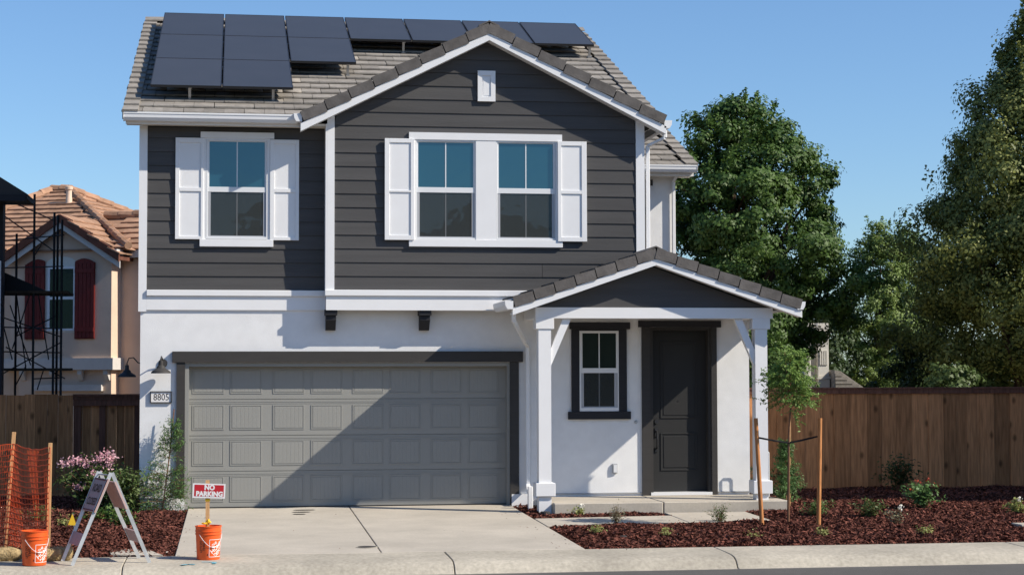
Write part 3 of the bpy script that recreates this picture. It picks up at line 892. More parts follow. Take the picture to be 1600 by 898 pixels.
main_roof = MB()
S_ = 0.4
def mz(y): return 5.865 + S_ * (y + 0.42)
RY = 6.12
main_roof.prism([(-0.42, mz(-0.42)), (-0.42, mz(-0.42) - 0.04), (-0.28, mz(-0.28) - 0.07), (RY, mz(RY) - 0.08), (12.6, mz(-0.42) - 0.04), (12.6, mz(-0.42)), (RY, mz(RY))], -0.93, 1.66, 'x')
main_roof.prism([(-0.18, mz(-0.18)), (-0.18, mz(-0.18) - 0.07), (RY, mz(RY) - 0.08), (12.6, mz(-0.42) - 0.04), (12.6, mz(-0.42)), (RY, mz(RY))], 1.661, 7.20, 'x')
mroof = main_roof.build('roof', M['under'], H_, label='main tiled roof')
EXP = 0.3696
TW = 0.302
tm = tile_mesh('roof_tile', TW, EXP, mat_=M['tile'])
ca = math.cos(math.atan(S_))
vf = Vector((0, 1, S_)); fr_front = frame((1, 0, 0), vf)
vb = Vector((0, -1, S_)); fr_back = frame((-1, 0, 0), vb)
hidden, nt_ = [], 0
for c in range(19):
    y = -0.42 + c * EXP * ca
    n = int(8.2 / TW) + 1
    for i in range(n + 1):
        x = -0.85 + (i + (0.5 if c % 2 else 0.0)) * TW
        if x > 7.15: continue
        if x < -0.80: x += 0.0
        gzr = 7.30 - GS * abs(x - GX)
        if gzr > mz(y + 0.3) + 0.10 and 1.7 < x < 7.3: continue
        if y < -0.2 and x > 1.62: continue
        jit = Euler((random.uniform(-.006, .006), random.uniform(-.008, .008), random.uniform(-.004, .004))).to_matrix()
        rot = fr_front @ jit
        loc = (x + random.uniform(-.004, .004), y + random.uniform(-.006, .006), mz(y))
        u = (x + 0.60) / 1.088
        col = int(math.floor(u))
        rowtop = 3 if col < 2 else (2 if col < 3 else 1)
        ymin = 0.17 + (3 - rowtop) * 1.817
        if 0 <= u < 7 and y > ymin + 0.75 and y < 5.45:
            hidden.append((loc, rot)); continue
        put_tile(tm, loc, rot, mroof); nt_ += 1
print('main roof tiles', nt_, 'hidden', len(hidden))
for c in range(19):
    y = 12.66 - c * EXP * ca
    for i in range(27):
        x = -0.83 + (i + (0.5 if c % 2 else 0.0)) * TW
        hidden.append(((x, y, mz(-0.42) + S_ * (12.66 - y)), fr_back))
join_tiles(hidden, tm, mroof, M['tile'])
# verge tiles both sides, ridge tiles
vm = MB().box(-0.115, 0.115, 0, EXP + 0.03, 0.03, 0.062).box(-0.115, -0.09, 0, EXP + 0.03, -0.09, 0.03)
vme = vm.build('verge_tile', M['tile'], None, loc=(0, 0, 0)); vmesh = vme.data; bpy.data.objects.remove(vme)
vm = MB().box(-0.115, 0.115, 0, EXP + 0.03, 0.03, 0.062).box(0.09, 0.115, 0, EXP + 0.03, -0.09, 0.03)
vme = vm.build('verge_tile', M['tile'], None, loc=(0, 0, 0)); vmesh_r = vme.data; bpy.data.objects.remove(vme)
tilt = Euler((-0.085, 0, 0)).to_matrix()
for c in range(19):
    y = -0.45 + c * EXP * ca
    put_tile(vmesh, (-0.870, y, mz(y) + 0.03), fr_front @ tilt, mroof, 'verge_tile')
    if mz(y) > 6.0:
        put_tile(vmesh_r, (7.150, y, mz(y) + 0.03), fr_front @ tilt, mroof, 'verge_tile')
rm = MB().prism([(-0.16, -0.03), (0, 0.05), (0.16, -0.03), (0.16, -0.005), (0, 0.078), (-0.16, -0.005)], 0, 0.42, 'x')
rme = rm.build('ridge_tile', M['tile'], None, loc=(0, 0, 0)); rmesh = rme.data; bpy.data.objects.remove(rme)
for i in range(20):
    put_tile(rmesh, (-0.97 + i * 0.41, RY, mz(RY) + 0.05 + (0.012 if i % 2 else 0)), Euler((0, -0.02, 0)).to_matrix(), mroof, 'ridge_tile')

# wing roof
def wz(y): return 5.700 + S_ * (y - 3.90)
wroof = MB().prism([(3.90, wz(3.90)), (3.90, wz(3.90) - 0.03), (8.3, wz(8.3) - 0.1), (12.6, wz(3.9)), (8.3, wz(8.3))], 6.96, 8.84, 'x').build('roof', M['under'], H_, label='lower tiled roof of the set-back wing')
far_ = []
for c in range(12):
    y = 3.90 + c * EXP * ca
    for i in range(7):
        x = 7.10 + (i + (0.5 if c % 2 else 0.0)) * TW
        if x > 8.75: continue
        if c > 6:      # behind the main roof
            far_.append(((x, y, wz(y)), fr_front)); continue
        put_tile(tm, (x, y + random.uniform(-.006, .006), wz(y)), fr_front @ Euler((random.uniform(-.006, .006), 0, 0)).to_matrix(), wroof)
    put_tile(vmesh_r, (8.79, y, wz(y) + 0.03), fr_front @ tilt, wroof, 'verge_tile')
join_tiles(far_ + [((7.10 + (i + .5 * (c % 2)) * TW, 12.66 - c * EXP * ca, wz(3.9) + S_ * (c * EXP * ca)), fr_back) for c in range(12) for i in range(6)], tm, wroof, M['tile'])

# gable and porch roofs: deck, bargeboards, rake tiles seen from the street, field tiles behind
def cross_roof(ax, az, s, hwl, hwr, yf, ybl, ybr, barge_h, tile_h, nl, nr, label, gap=0.168):
    k = math.sqrt(1 + s * s)
    top = az - 0.06
    roof = MB()
    for sg, hw, yb in ((-1, hwl, ybl), (1, hwr, ybr)):
        X = ax + sg * (hw - 0.10)
        zt = top - s * (hw - 0.10)
        roof.prism([(ax, top), (ax, top - 0.10), (X, zt - 0.10), (X, zt)], yf + 0.06, yb, 'y')
    rf = roof.build('roof', M['under'], H_, label=label)
    for sg, hw in ((-1, hwl), (1, hwr)):
        X = ax + sg * hw; z0 = az - gap
        z1 = z0 - s * hw
        MB().prism([(ax, z0), (ax, z0 - barge_h), (X, z1 - barge_h), (X, z1)] if sg < 0 else [(ax + .001, z0), (X, z1), (X, z1 - barge_h), (ax + .001, z0 - barge_h)], yf + 0.02, yf + 0.06, 'y').build('bargeboard', M['white'], rf)
        # soffit board under the overhang
        MB().prism([(ax, z0 - barge_h + .03), (ax, z0 - barge_h + .01), (X, z1 - barge_h + .01), (X, z1 - barge_h + .03)], yf + 0.061, yf + 0.26, 'y').build('soffit', M['white'], rf)
    for sg, hw, n in ((-1, hwl, nl), (1, hwr, nr)):
        step = hw * k / n
        ang = math.atan(s)
        m = MB()
        L = step + 0.012
        m.box(0.016, L - 0.012, 0.0, 0.022, -tile_h, 0.0)
        m.box(0.016, L - 0.012, 0.022, 0.20, -0.022, 0.0)
        o0 = m.build('rake_tile', M['raketile'], None, loc=(0, 0, 0)); me = o0.data; bpy.data.objects.remove(o0)
        md = None
        for i in range(n):
            # local x runs DOWN the slope; the foot of every tile stands a little proud
            d = Vector((sg * math.cos(ang), 0, -math.sin(ang)))
            up_n = Vector((sg * math.sin(ang), 0, math.cos(ang)))
            st = Vector((ax, yf, az - 0.018)) + d * (i * step)
            Rm = Matrix((d, Vector((0, 1, 0)), up_n)).transposed()
            tl = Euler((0, -0.045, 0)).to_matrix()
            if sg < 0:
                Rm = Matrix((d, Vector((0, 1, 0)), up_n)).transposed()
            t = put_tile(me, st, Matrix.Identity(3), rf, 'rake_tile')
            MM = Matrix((d, Vector((0, 1, 0)), up_n)).transposed()
            # left side frame is mirrored: bake it into a mesh copy
            mc = me.copy()
            ca2, sa2 = math.cos(0.065), math.sin(0.065)
            yo = random.uniform(-0.004, 0.004)
            for v in mc.vertices:
                x, y, z = v.co
                z2 = z * ca2 + x * sa2; x2 = x * ca2 - z * sa2
                v.co = MM @ Vector((x2, y + yo, z2))
            if sg < 0: mc.flip_normals()
            t.data = mc
        # field tiles
        tl_ = []
        u = Vector((0, 1, 0)) if sg > 0 else Vector((0, -1, 0))
        vv = Vector((-sg, 0, s))
        fm = frame(u, vv)
        yb = ybl if sg < 0 else ybr
        nc = int(math.ceil((hw - 0.05) * k / EXP)); ee = (hw - 0.05) / nc
        for c in range(nc):
            dd = hw - 0.02 - c * ee
            for j in range(int((yb - yf - 0.2) / TW)):
                tl_.append(((ax + sg * dd, yf + 0.36 + (j + .5 * (c % 2)) * TW, top - s * dd), fm))
        join_tiles(tl_, tm, rf, M['raketile'])
    # ridge
    for j in range(max(1, int((ybr - yf) / 0.41))):
        put_tile(rmesh, (ax, yf + 0.02 + j * 0.41, az + 0.0), Euler((0, 0, math.pi / 2)).to_matrix(), rf, 'ridge_tile').data = rmesh_g
    return rf
rm = MB().prism([(-0.16, -0.085), (0, 0.0), (0.16, -0.085), (0.16, -0.055), (0, 0.02), (-0.16, -0.055)], 0, 0.42, 'x')
rme = rm.build('ridge_tile', M['raketile'], None, loc=(0, 0, 0)); rmesh_g = rme.data; bpy.data.objects.remove(rme)
cross_roof(GX, GZ, GS, 2.86, 2.76, -0.54, 3.2, 3.2, 0.118, 0.150, 8, 7, 'projecting gable roof with grey rake tiles')
cross_roof(PX, PZ, PS, 2.15, 2.23, -1.60, -0.33, 4.36, 0.100, 0.150, 7, 7, 'low gable roof over the porch')

# ------------------------------------------------------------------ solar panels
pn = Vector((0, -S_, 1)).normalized()
fp = frame((1, 0, 0), vf)
PWD, PLN = 1.066, 1.955
names = {0: 'top', 1: 'middle', 2: 'bottom'}
spots = [(c, 0) for c in range(7)] + [(c, 1) for c in range(3)] + [(c, 2) for c in range(2)]
ordn = ['leftmost', 'second from left', 'third from left', 'fourth from left', 'fifth from left', 'sixth from left, half behind the gable peak', 'rightmost']
proto = {}
def pm_build():
    m = MB(); t = 0.012
    m.box(0, PWD, 0, t, 0, 0.04); m.box(0, PWD, PLN - t, PLN, 0, 0.04); m.box(0, t, t, PLN - t, 0, 0.04); m.box(PWD - t, PWD, t, PLN - t, 0, 0.04)
    a = m.build('frame', M['black'], None, loc=(0, 0, 0))
    g = MB().box(t, PWD - t, t, PLN - t, 0.012, 0.037).build('glass', M['solar'], None, loc=(0, 0, 0))
    r_ = MB().box(0.0, PWD + 0.016, 0.30, 0.34, -0.05, -0.002).box(0.0, PWD + 0.016, 1.55, 1.59, -0.05, -0.002).build('mounting_rail', M['metal'], None, loc=(0, 0, 0))
    f = MB().box(-0.02, 0.02, -0.005, 0.03, -0.21, -0.012).box(-0.035, 0.035, -0.06, 0.05, -0.215, -0.20).box(-0.008, 0.035, -0.01, 0.03, -0.03, -0.012).build('standoff', M['metal'], None, loc=(0, 0, 0))
    for q in (a, g, r_, f): C.objects.unlink(q)
    return a, g, r_, f
pa = pm_build()
for (c, r_) in spots:
    y0 = 0.17 + (2 - r_) * 1.817
    x0 = -0.605 + c * 1.088
    loc = Vector((x0, y0, 6.15 + S_ * (y0 + 0.4)))
    if r_ == 0:
        lab = 'black solar panel in the top row, %s' % ordn[c]
    elif r_ == 1:
        lab = 'black solar panel in the middle row, %s' % ['leftmost', 'centre one', 'rightmost above bare tiles'][c]
    else:
        lab = 'black solar panel in the bottom row, %s' % ['left one nearest the roof edge', 'right one']  [c]
    t = thing('solar_panel', loc, lab, 'solar panel', 'solar panels on the main roof')
    t.rotation_euler = fp.to_euler()
    for i, q in enumerate(pa):
        o = q.copy(); o.name = q.name.split('.')[0]
        C.objects.link(o); o.parent = t
        fx = {(0, 2): 0.55, (1, 2): 0.72, (2, 1): 0.88, (3, 0): 0.88, (6, 0): 0.95}.get((c, r_), 0.5)
        o.location = (fx * PWD, 0.10, 0) if i == 3 else (0, 0, 0)

# ------------------------------------------------------------------ lamps and plate
def barn_lamp(x, y, z, label, arm, m):
    """shade centre at x,y,z; arm = path from the wall to the shade"""
    t = thing('wall_lamp', arm[0], label, 'wall lamp', 'barn lamps on the house walls')
    MB().lathe([(0.030, 0.17), (0.034, 0.10), (0.060, 0.075), (0.066, 0.055), (0.118, 0.022), (0.142, 0.0), (0.146, -0.022), (0.138, -0.022), (0.112, 0.012), (0.05, 0.045)], (x, y, z), 24, True, True).build('lamp_shade', M[m], t, smooth=True)
    MB().tube(arm, 0.0095, 8).build('arm', M[m], t, smooth=True)
    MB().lathe([(0.012, 0.16), (0.012, 0.20), (0.0, 0.215)], (x, y, z), 8).build('finial', M[m], t)
    d = (Vector(arm[1]) - Vector(arm[0])).normalized()
    a0 = Vector(arm[0])
    MB().tube([a0, a0 + d * 0.022], [0.068, 0.060], 20).build('wall_plate', M[m], t, smooth=True)
    return t
barn_lamp(-0.405, -0.20, 2.055, 'dark barn lamp on the white wall left of the garage door', [(-0.385, 0.0, 2.185), (-0.385, -0.05, 2.19), (-0.39, -0.10, 2.26), (-0.40, -0.16, 2.285), (-0.405, -0.20, 2.235)], 'trimgrey')
barn_lamp(-1.02, 1.9, 2.0, 'black gooseneck lamp projecting from the side wall above the gate', [(-0.72, 1.9, 2.19), (-0.78, 1.9, 2.19), (-0.85, 1.9, 2.21), (-0.92, 1.9, 2.29), (-0.99, 1.9, 2.28), (-1.02, 1.9, 2.20)], 'black')
pl_ = thing('number_plate', (-0.405, -0.02, 1.68), 'black framed house number plate reading 8805 beside the garage', 'house number')
box('backing', M['print'], pl_, -0.560, -0.255, -0.020, -0.001, 1.600, 1.760)
for a in ((-0.566, -0.249, 1.592, 1.604), (-0.566, -0.249, 1.754, 1.766), (-0.566, -0.554, 1.604, 1.754), (-0.261, -0.249, 1.604, 1.754)):
    box('frame', M['black'], pl_, a[0], a[1], -0.034, -0.001, a[2], a[3])
text_obj('lettering', '8805', M['blackprint'], pl_, 0.225, 0.098, lambda u, v: (-0.405 + u, -0.0215, 1.68 + v))
# ------------------------------------------------------------------ fences
def board_fence(x0, x1, y, z0, z1, label, step=0.186, seed=1, cap=True, kick=True):
    r = random.Random(seed)
    f = thing('fence', ((x0 + x1) / 2, y, z0), label, 'fence')
    x = x0
    while x < x1 - 0.05:
        wdt = min(step * r.uniform(0.72, 1.15), x1 - x)
        dy = r.uniform(0, 0.012)
        zt = z1 - (0.085 if cap else r.uniform(0, 0.02))
        MB().prism([(x + 0.002, z0 + (0.16 if kick else 0.02)), (x + wdt - 0.002, z0 + (0.16 if kick else 0.02)), (x + wdt - 0.002 + r.uniform(-.003, .003), zt), (x + 0.002 + r.uniform(-.003, .003), zt)], y - 0.001 + dy, y + 0.02 + dy, 'y').build('fence_board', M['fence'], f, loc=(x + wdt / 2, y, z0))
        x += wdt
    if kick:
        q = x0
        while q < x1:
            e = min(q + 2.4, x1)
            box('kickboard', M['fence'], f, q + .004, e - .004, y - 0.022, y + 0.016, z0 - 0.02, z0 + 0.165, loc=(q, y, z0))
            q = e
    if cap:
        q = x0
        while q < x1:
            e = min(q + 2.44, x1)
            box('top_rail', M['fencecap'], f, q + .003, e - .003, y - 0.035, y + 0.05, z1 - 0.11, z1 - 0.025, loc=(q, y, z0))
            box('cap_board', M['fencecap'], f, q + .003, e - .003, y - 0.06, y + 0.075, z1 - 0.024, z1, loc=(q, y, z0))
            q = e
    q = x0 + 0.6
    while q < x1:
        box('post', M['fence'], f, q, q + 0.09, y + 0.034, y + 0.124, z0 - 0.3, z1 - 0.03, loc=(q, y, z0))
        q += 2.4
    return f
board_fence(8.75, 16.6, 3.0, -0.15, 1.765, 'long redwood board fence behind the planting bed right of the porch', step=0.275, seed=3)
board_fence(-4.8, -1.985, 3.45, -0.12, 1.695, 'shaded redwood board fence left of the house behind the orange mesh', seed=5, cap=False, kick=True)
# gate beside the house: darker boards in a frame
gt = thing('gate', (-1.35, 3.5, -0.1), 'dark wooden side gate between the fence and the white house', 'gate')
x = -1.975
while x < -0.76:
    box('gate_board', M['fence'], gt, x, x + 0.136, 3.52, 3.54, -0.06, 1.60, loc=(x, 3.5, 0))
    x += 0.139
for a in ((-1.98, -1.86), (-1.56, -1.46), (-0.98, -0.90)):
    box('gate_frame', M['fencecap'], gt, a[0], a[1], 3.48, 3.519, -0.08, 1.60, loc=(a[0], 3.5, 0))
box('gate_frame', M['fencecap'], gt, -1.985, -0.74, 3.445, 3.479, 1.50, 1.60, loc=(0, 3.5, 0))
box('gate_frame', M['fencecap'], gt, -1.985, -0.74, 3.445, 3.479, 0.02, 0.15, loc=(0, 3.5, 0))
box('cap_board', M['fencecap'], gt, -1.99, -0.73, 3.40, 3.60, 1.66, 1.695, loc=(0, 3.5, 0))
box('top_rail', M['fencecap'], gt, -1.99, -0.73, 3.43, 3.57, 1.601, 1.659, loc=(0, 3.5, 0))

# ------------------------------------------------------------------ neighbours
# tan house behind on the left, built in its own frame: u along the front, b back, z up
TH = R(24)
TO = Vector((-2.321, 18.0, 0))
def tf(u, b, z):
    return (TO.x + math.cos(TH) * u + math.sin(TH) * b, TO.y - math.sin(TH) * u + math.cos(TH) * b, z)
th = thing('house', tf(-2, 2, 0), 'tan stucco house with red shutters and brown tile roof behind the side gate', 'house')
def tb(name, m, *a, **k):
    return MB(tf).box(*a).build(name, M[m], th, **k)
m = MB(tf)
m.box(-6.2, 7.0, 0.5, 9, -0.3, 5.05)
m.build('wall', M['tan'], th, label='main tan wall')
m = MB(tf)
m.prism([(-2.78, 2.2), (0.0, 2.2), (0.0, 4.95), (-1.25, 5.72), (-2.78, 4.80)], 0.0, 0.52, 'y')
m.box(-2.6, -0.05, 0.12, 0.52, -0.3, 2.2)
bay = m.build('wall', M['tan'], th, label='projecting gabled bay')
tb('belt_board', 'tantrim', -3.2, 0.08, -0.06, 0.50, 2.16, 2.45)
for u in (-2.45, -1.62, -0.85, -0.14):
    MB(tf).prism([(-0.02, 2.155), (0.13, 2.155), (0.13, 1.90), (0.08, 1.90), (-0.02, 2.05)], u - 0.06, u + 0.06, 'x').build('corbel', M['tantrim'], th)
tb('lower_trim', 'tantrim', -2.16, -0.27, 0.02, 0.12, 1.64, 1.79)
# arched window
def arch(x0, x1, z0, z1, rise, n=8):
    xm, hw = (x0 + x1) / 2, (x1 - x0) / 2
    return [(x0, z0), (x1, z0)] + [(xm + hw * math.cos(t), z1 - rise + rise * math.sin(t)) for t in [math.pi * i / n for i in range(n + 1)]]
wn = MB(tf).prism(arch(-1.80, -0.94, 3.08, 4.97, 0.20), -0.005, 0.02, 'y').build('window', M['cream'], th, label='arched window recess between the red shutters')
tb_ = lambda name, m, par, *a, **k: MB(tf).box(*a).build(name, M[m], par, **k)
tb_('frame', 'sash', wn, -1.74, -1.68, -0.03, -0.006, 3.12, 4.72); tb_('frame', 'sash', wn, -1.03, -0.98, -0.03, -0.006, 3.12, 4.72)
tb_('frame', 'sash', wn, -1.68, -1.03, -0.03, -0.006, 3.12, 3.18); tb_('frame', 'sash', wn, -1.68, -1.03, -0.03, -0.006, 4.66, 4.72)
tb_('frame', 'sash', wn, -1.68, -1.03, -0.035, -0.006, 3.90, 3.97); tb_('muntin', 'sash', wn, -1.37, -1.34, -0.024, -0.006, 3.18, 4.66)
tb_('pane', 'pane_low', wn, -1.68, -1.03, -0.018, -0.007, 3.18, 3.90); tb_('pane', 'pane_low', wn, -1.68, -1.03, -0.018, -0.007, 3.97, 4.66)
for (a, b, s_) in ((-2.36, -1.82, 1), (-0.98, -0.44, -1)):
    m = MB(tf)
    pts = [(a, 2.92), (b, 2.92)]
    n = 6
    top = [(b - (b - a) * i / n, 4.78 + 0.14 * math.sin(math.pi / 2 * ((1 - i / n) if s_ > 0 else (i / n)))) for i in range(n + 1)]
    if s_ > 0: top = [(b - (b - a) * i / n, 4.76 + 0.15 * math.cos(math.pi / 2 * abs(i / n - 0.35) * 1.5)) for i in range(n + 1)]
    else: top = [(b - (b - a) * i / n, 4.76 + 0.15 * math.cos(math.pi / 2 * abs(i / n - 0.55) * 1.5)) for i in range(n + 1)]
    sh = m.prism(pts + top, -0.045, -0.008, 'y').build('shutter', M['redwood'], th)
    for i in range(5):
        ww = (b - a) / 5
        MB(tf).box(a + i * ww + .006, a + (i + 1) * ww - .006, -0.06, -0.046, 2.95, 4.78).build('shutter_board', M['redwood'], sh)
    for z in (3.10, 4.55):
        MB(tf).box(a + .01, b - .01, -0.078, -0.061, z, z + 0.10).build('batten', M['redwood'], sh)
# second window far left, behind the scaffold
wn = tb('window', 'sash', -5.35, -3.35, 0.46, 0.52, 2.9, 4.7, label='wide window behind the scaffold')
tb_('pane', 'pane', wn, -5.25, -3.45, 0.44, 0.459, 3.0, 4.6)
# main hipped roof
ev, pk = 5.10, 7.02
A, B_, D_, E_ = (-6.0, -0.1), (0.5, -0.1), (-3.4, 4.0), (-3.9, 4.0)
bk = 8.2
m = MB(tf)
m.add([(-6.0, -0.1, ev), (0.5, -0.1, ev), (-3.4, 4.0, pk), (-3.9, 4.0, pk), (0.5, bk, ev), (-6.0, bk, ev)],
      [(0, 1, 2, 3), (1, 4, 2), (4, 5, 3, 2), (5, 0, 3), (0, 5, 4, 1)])
m.add([(-0.4, 0.42, ev), (7.2, 0.42, ev), (7.2, 2.3, ev + 1.0), (-1.6, 2.3, ev + 1.0), (7.2, 4.5, ev), (-0.4, 4.5, ev)],
      [(0, 1, 2, 3), (1, 4, 2), (3, 2, 4, 5), (0, 3, 5), (0, 5, 4, 1)])
rf = m.build('roof', M['brick_tile'], th, label='hipped brown tile roof')
def slope_tiles(P0, udir, vdir, w, l, inside, parent, nmax, t=0.03, lift=0.05):
    """tiles over a sloped plane given in the (u,b,z) frame"""
    U, V = Vector(udir).normalized(), Vector(vdir).normalized()
    N = U.cross(V)
    Rw = Matrix.Rotation(-TH, 3, 'Z')
    rot = Rw @ Matrix((U, V, N)).transposed()
    me = tile_mesh('roof_tile', w, l, t, lift, M['brick_tile'])
    n = 0
    for c in range(40):
        for i in range(-40, 60):
            p = Vector(P0) + U * ((i + .5 * (c % 2)) * w) + V * (c * l)
            q = p + V * l * .5
            if inside(q.x, q.y, q.z):
                put_tile(me, tf(*p), rot @ Euler((random.uniform(-.015, .015), random.uniform(-.02, .02), random.uniform(-.01, .01))).to_matrix(), parent); n += 1
    return n
sl = (pk - ev) / 4.1
def in_front(u, b, z):
    lo = -6.0 + (b + 0.1) / 4.1 * 2.1
    hi = 0.5 - (b + 0.1) / 4.1 * 3.9
    if -3.0 < u < 0.3 and b < 1.6 and abs(u + 1.25) * .62 < 0.9 - b * .42: return False
    return lo < u < hi and b < 4.0
print('tan front', slope_tiles((-3.0, -0.12, ev), (1, 0, 0), (0, 1, sl), 0.36, 0.335, in_front, rf, 300))
sl2 = (pk - ev) / 3.9
def in_side(u, b, z):
    lo = -0.1 + (0.5 - u) / 3.9 * 4.1
    hi = bk - (0.5 - u) / 3.9 * 4.2
    return lo < b < hi and -3.4 < u < 0.5 and z > ev + 0.75 and b < 6
print('tan side', slope_tiles((0.5, 4.0, ev), (0, 1, 0), (-1, 0, sl2), 0.36, 0.335, in_side, rf, 200))
print('tan low', slope_tiles((0.0, 0.40, ev), (1, 0, 0), (0, 1, 1.0 / 1.88), 0.36, 0.335, lambda u, b, z: 0.0 - (b - .42) * .55 < u < 2.2 and b < 2.3, rf, 200))
# hip and ridge caps
def caps(p, q, n, par, w=0.15):
    p, q = Vector(p), Vector(q)
    m = None
    for i in range(n):
        a, b = p.lerp(q, i / n), p.lerp(q, (i + 1.12) / n)
        a = a + Vector((0, 0, 0.095)); b = b + Vector((0, 0, 0.065))
        MB(tf).tube([a, b], w, 8).build('hip_cap', M['brick_tile'], par)
caps((0.5, -0.1, ev), (-3.4, 4.0, pk), 15, rf, 0.10)
caps((-6.0, -0.1, ev), (-3.9, 4.0, pk), 12, rf, 0.12)
caps((-3.95, 4.0, pk), (-3.35, 4.0, pk), 2, rf, 0.12)
caps((0.5, bk, ev), (-3.4, 4.0, pk), 14, rf, 0.12)
caps((-1.4, 2.3, ev + 1.0), (3.2, 2.3, ev + 1.0), 11, rf, 0.12)
MB(tf).lathe([(0.085, -0.5), (0.085, 0.12), (0.075, 0.14), (0.075, 0.34), (0.10, 0.35), (0.10, 0.42), (0.07, 0.44)], (-2.85, 3.0, 6.62), 14).build('vent_pipe', M['tan'], rf, smooth=True)
# bay gable roof
ax_, az_ = -1.25, 5.98
m = MB(tf)
for s_, hw in ((-1, 1.58), (1, 1.58)):
    m.prism([(ax_, az_ - 0.06), (ax_, az_ - 0.16), (ax_ + s_ * hw, az_ - 0.16 - 0.62 * hw), (ax_ + s_ * hw, az_ - 0.06 - 0.62 * hw)], -0.26, 1.9, 'y')
gr = m.build('roof', M['brown_rake'], th, label='gable roof of the projecting bay')
for s_ in (-1, 1):
    hw = 1.62
    MB(tf).prism([(ax_, az_ - 0.17), (ax_, az_ - 0.34), (ax_ + s_ * hw, az_ - 0.34 - 0.62 * hw), (ax_ + s_ * hw, az_ - 0.17 - 0.62 * hw)], -0.30, -0.262, 'y').build('bargeboard', M['tantrim'], gr)
    for i in range(6):
        a0, a1 = hw * i / 6, hw * (i + 1) / 6
        MB(tf).prism([(ax_ + s_ * (a0 + .01), az_ + 0.01 - .62 * a0), (ax_ + s_ * (a1 + .005), az_ + 0.03 - .62 * a1), (ax_ + s_ * (a1 + .005), az_ - 0.19 - .62 * a1), (ax_ + s_ * (a0 + .01), az_ - 0.19 - .62 * a0)], -0.36, -0.302, 'y').build('rake_tile', M['brown_rake'], gr)
slope_tiles((ax_ + 1.62, -0.2, az_ - 0.04 - .62 * 1.62), (0, 1, 0), (-1, 0, .62), 0.36, 0.32, lambda u, b, z: -0.3 < b < (1.7 - (u - ax_) * .7) and u > ax_ + .02, gr, 99)
tb('gutter', 'tantrim', 0.03, 7.2, 0.30, 0.42, 4.93, 5.11)
tb('gutter', 'tantrim', -0.02, 0.30, -0.32, 0.02, 4.90, 5.10)

# dark unfinished house at the far left
dh = thing('house', (-6.5, 7.5, 0), 'dark unfinished house with deep eaves at the left edge behind the scaffold', 'house')
box('wall', M['dark'], dh, -9.5, -3.42, 5.6, 5.95, -0.2, 5.12)
box('wall', M['dark'], dh, -9.5, -4.7, 5.951, 12, -0.2, 5.2)
MB().prism([(-2.93, 5.10), (-2.93, 5.19), (-3.60, 5.61), (-4.9, 6.45), (-9.9, 6.45), (-9.9, 5.10)], 4.9, 6.1, 'y').build('roof', M['trimgrey'], dh)
box('fascia', M['dark'], dh, -9.5, -2.95, 4.87, 4.899, 5.06, 5.17)
dw = box('window', M['sash'], dh, -3.98, -3.44, 5.55, 5.60, 2.7, 4.05)
box('pane', M['pane'], dw, -3.93, -3.49, 5.53, 5.549, 2.76, 3.99)

# scaffold tower
sf = thing('scaffold', (-2.95, 7.0, -0.1), 'dark steel scaffold tower with planks in front of the tan house', 'scaffold')
ux = [-3.62, -3.24, -2.82, -2.66, -2.50]
uy = [6.6, 7.6, 6.6, 7.7, 6.8]
utop = [4.8, 5.2, 5.02, 5.30, 5.18]
# pole positions as read along the street side; each pole is vertical
poles = [(-3.60, 6.6, 4.9), (-3.42, 7.7, 4.7), (-2.98, 6.6, 5.35), (-2.66, 7.7, 5.05), (-2.62, 6.6, 5.02), (-2.48, 6.6, 4.88)]
for i, (x, y, zt) in enumerate(poles):
    MB().tube([(x, y, -0.1), (x, y, zt)], 0.022, 8).build('scaffold_pole', M['black'] if i != 2 else M['trimgrey'], sf)
for (p, q) in (((-3.60, 6.55, 5.00), (-2.62, 6.55, 4.30)), ((-3.6, 6.6, 5.3), (-2.62, 6.6, 4.86)), ((-3.7, 6.6, 3.98), (-2.45, 6.6, 4.02)), ((-3.7, 7.7, 4.56), (-2.45, 6.6, 4.60)),
               ((-3.6, 6.6, 3.1), (-2.48, 6.6, 2.72)), ((-3.6, 6.6, 2.45), (-2.48, 6.6, 2.43)), ((-3.42, 7.7, 2.75), (-2.66, 7.7, 3.15)), ((-3.4, 6.6, 3.3), (-3.02, 6.6, 2.2)),
               ((-3.6, 6.6, 3.25), (-3.35, 6.6, 2.3)), ((-3.6, 7.7, 2.55), (-2.5, 7.7, 1.95)), ((-3.6, 6.6, 2.0), (-2.48, 6.6, 2.62)), ((-3.35, 6.6, 2.5), (-3.05, 6.6, 3.5)),
               ((-2.9, 6.6, 3.5), (-2.7, 6.6, 2.3)), ((-3.6, 6.6, 2.9), (-2.6, 7.7, 2.9)), ((-3.0, 6.6, 1.95), (-2.5, 6.6, 1.97)), ((-3.3, 6.6, 3.6), (-3.1, 6.6, 2.1)), ((-2.98, 6.6, 4.2), (-2.85, 6.6, 4.42)),
               ((-2.9, 6.6, 1.75), (-2.78, 6.6, 2.15)), ((-3.3, 6.6, 1.8), (-3.1, 6.6, 2.2))):
    MB().tube([p, q], 0.012, 6).build('scaffold_brace', M['black'], sf)
for (x0, x1, z) in ((-3.9, -2.30, 3.52), (-3.9, -2.25, 2.10)):
    for k in range(4):
        box('scaffold_plank', M['bark'], sf, x0 + .05 * k, x1 - random.uniform(0, .15), 6.55 + k * 0.28, 6.80 + k * 0.28, z, z + 0.045)
MB().prism([(-3.9, 3.56), (-2.75, 3.56), (-3.0, 3.68), (-3.5, 3.90), (-3.9, 3.98)], 6.6, 7.6, 'y').build('debris_tarp', M['rubber'], sf)

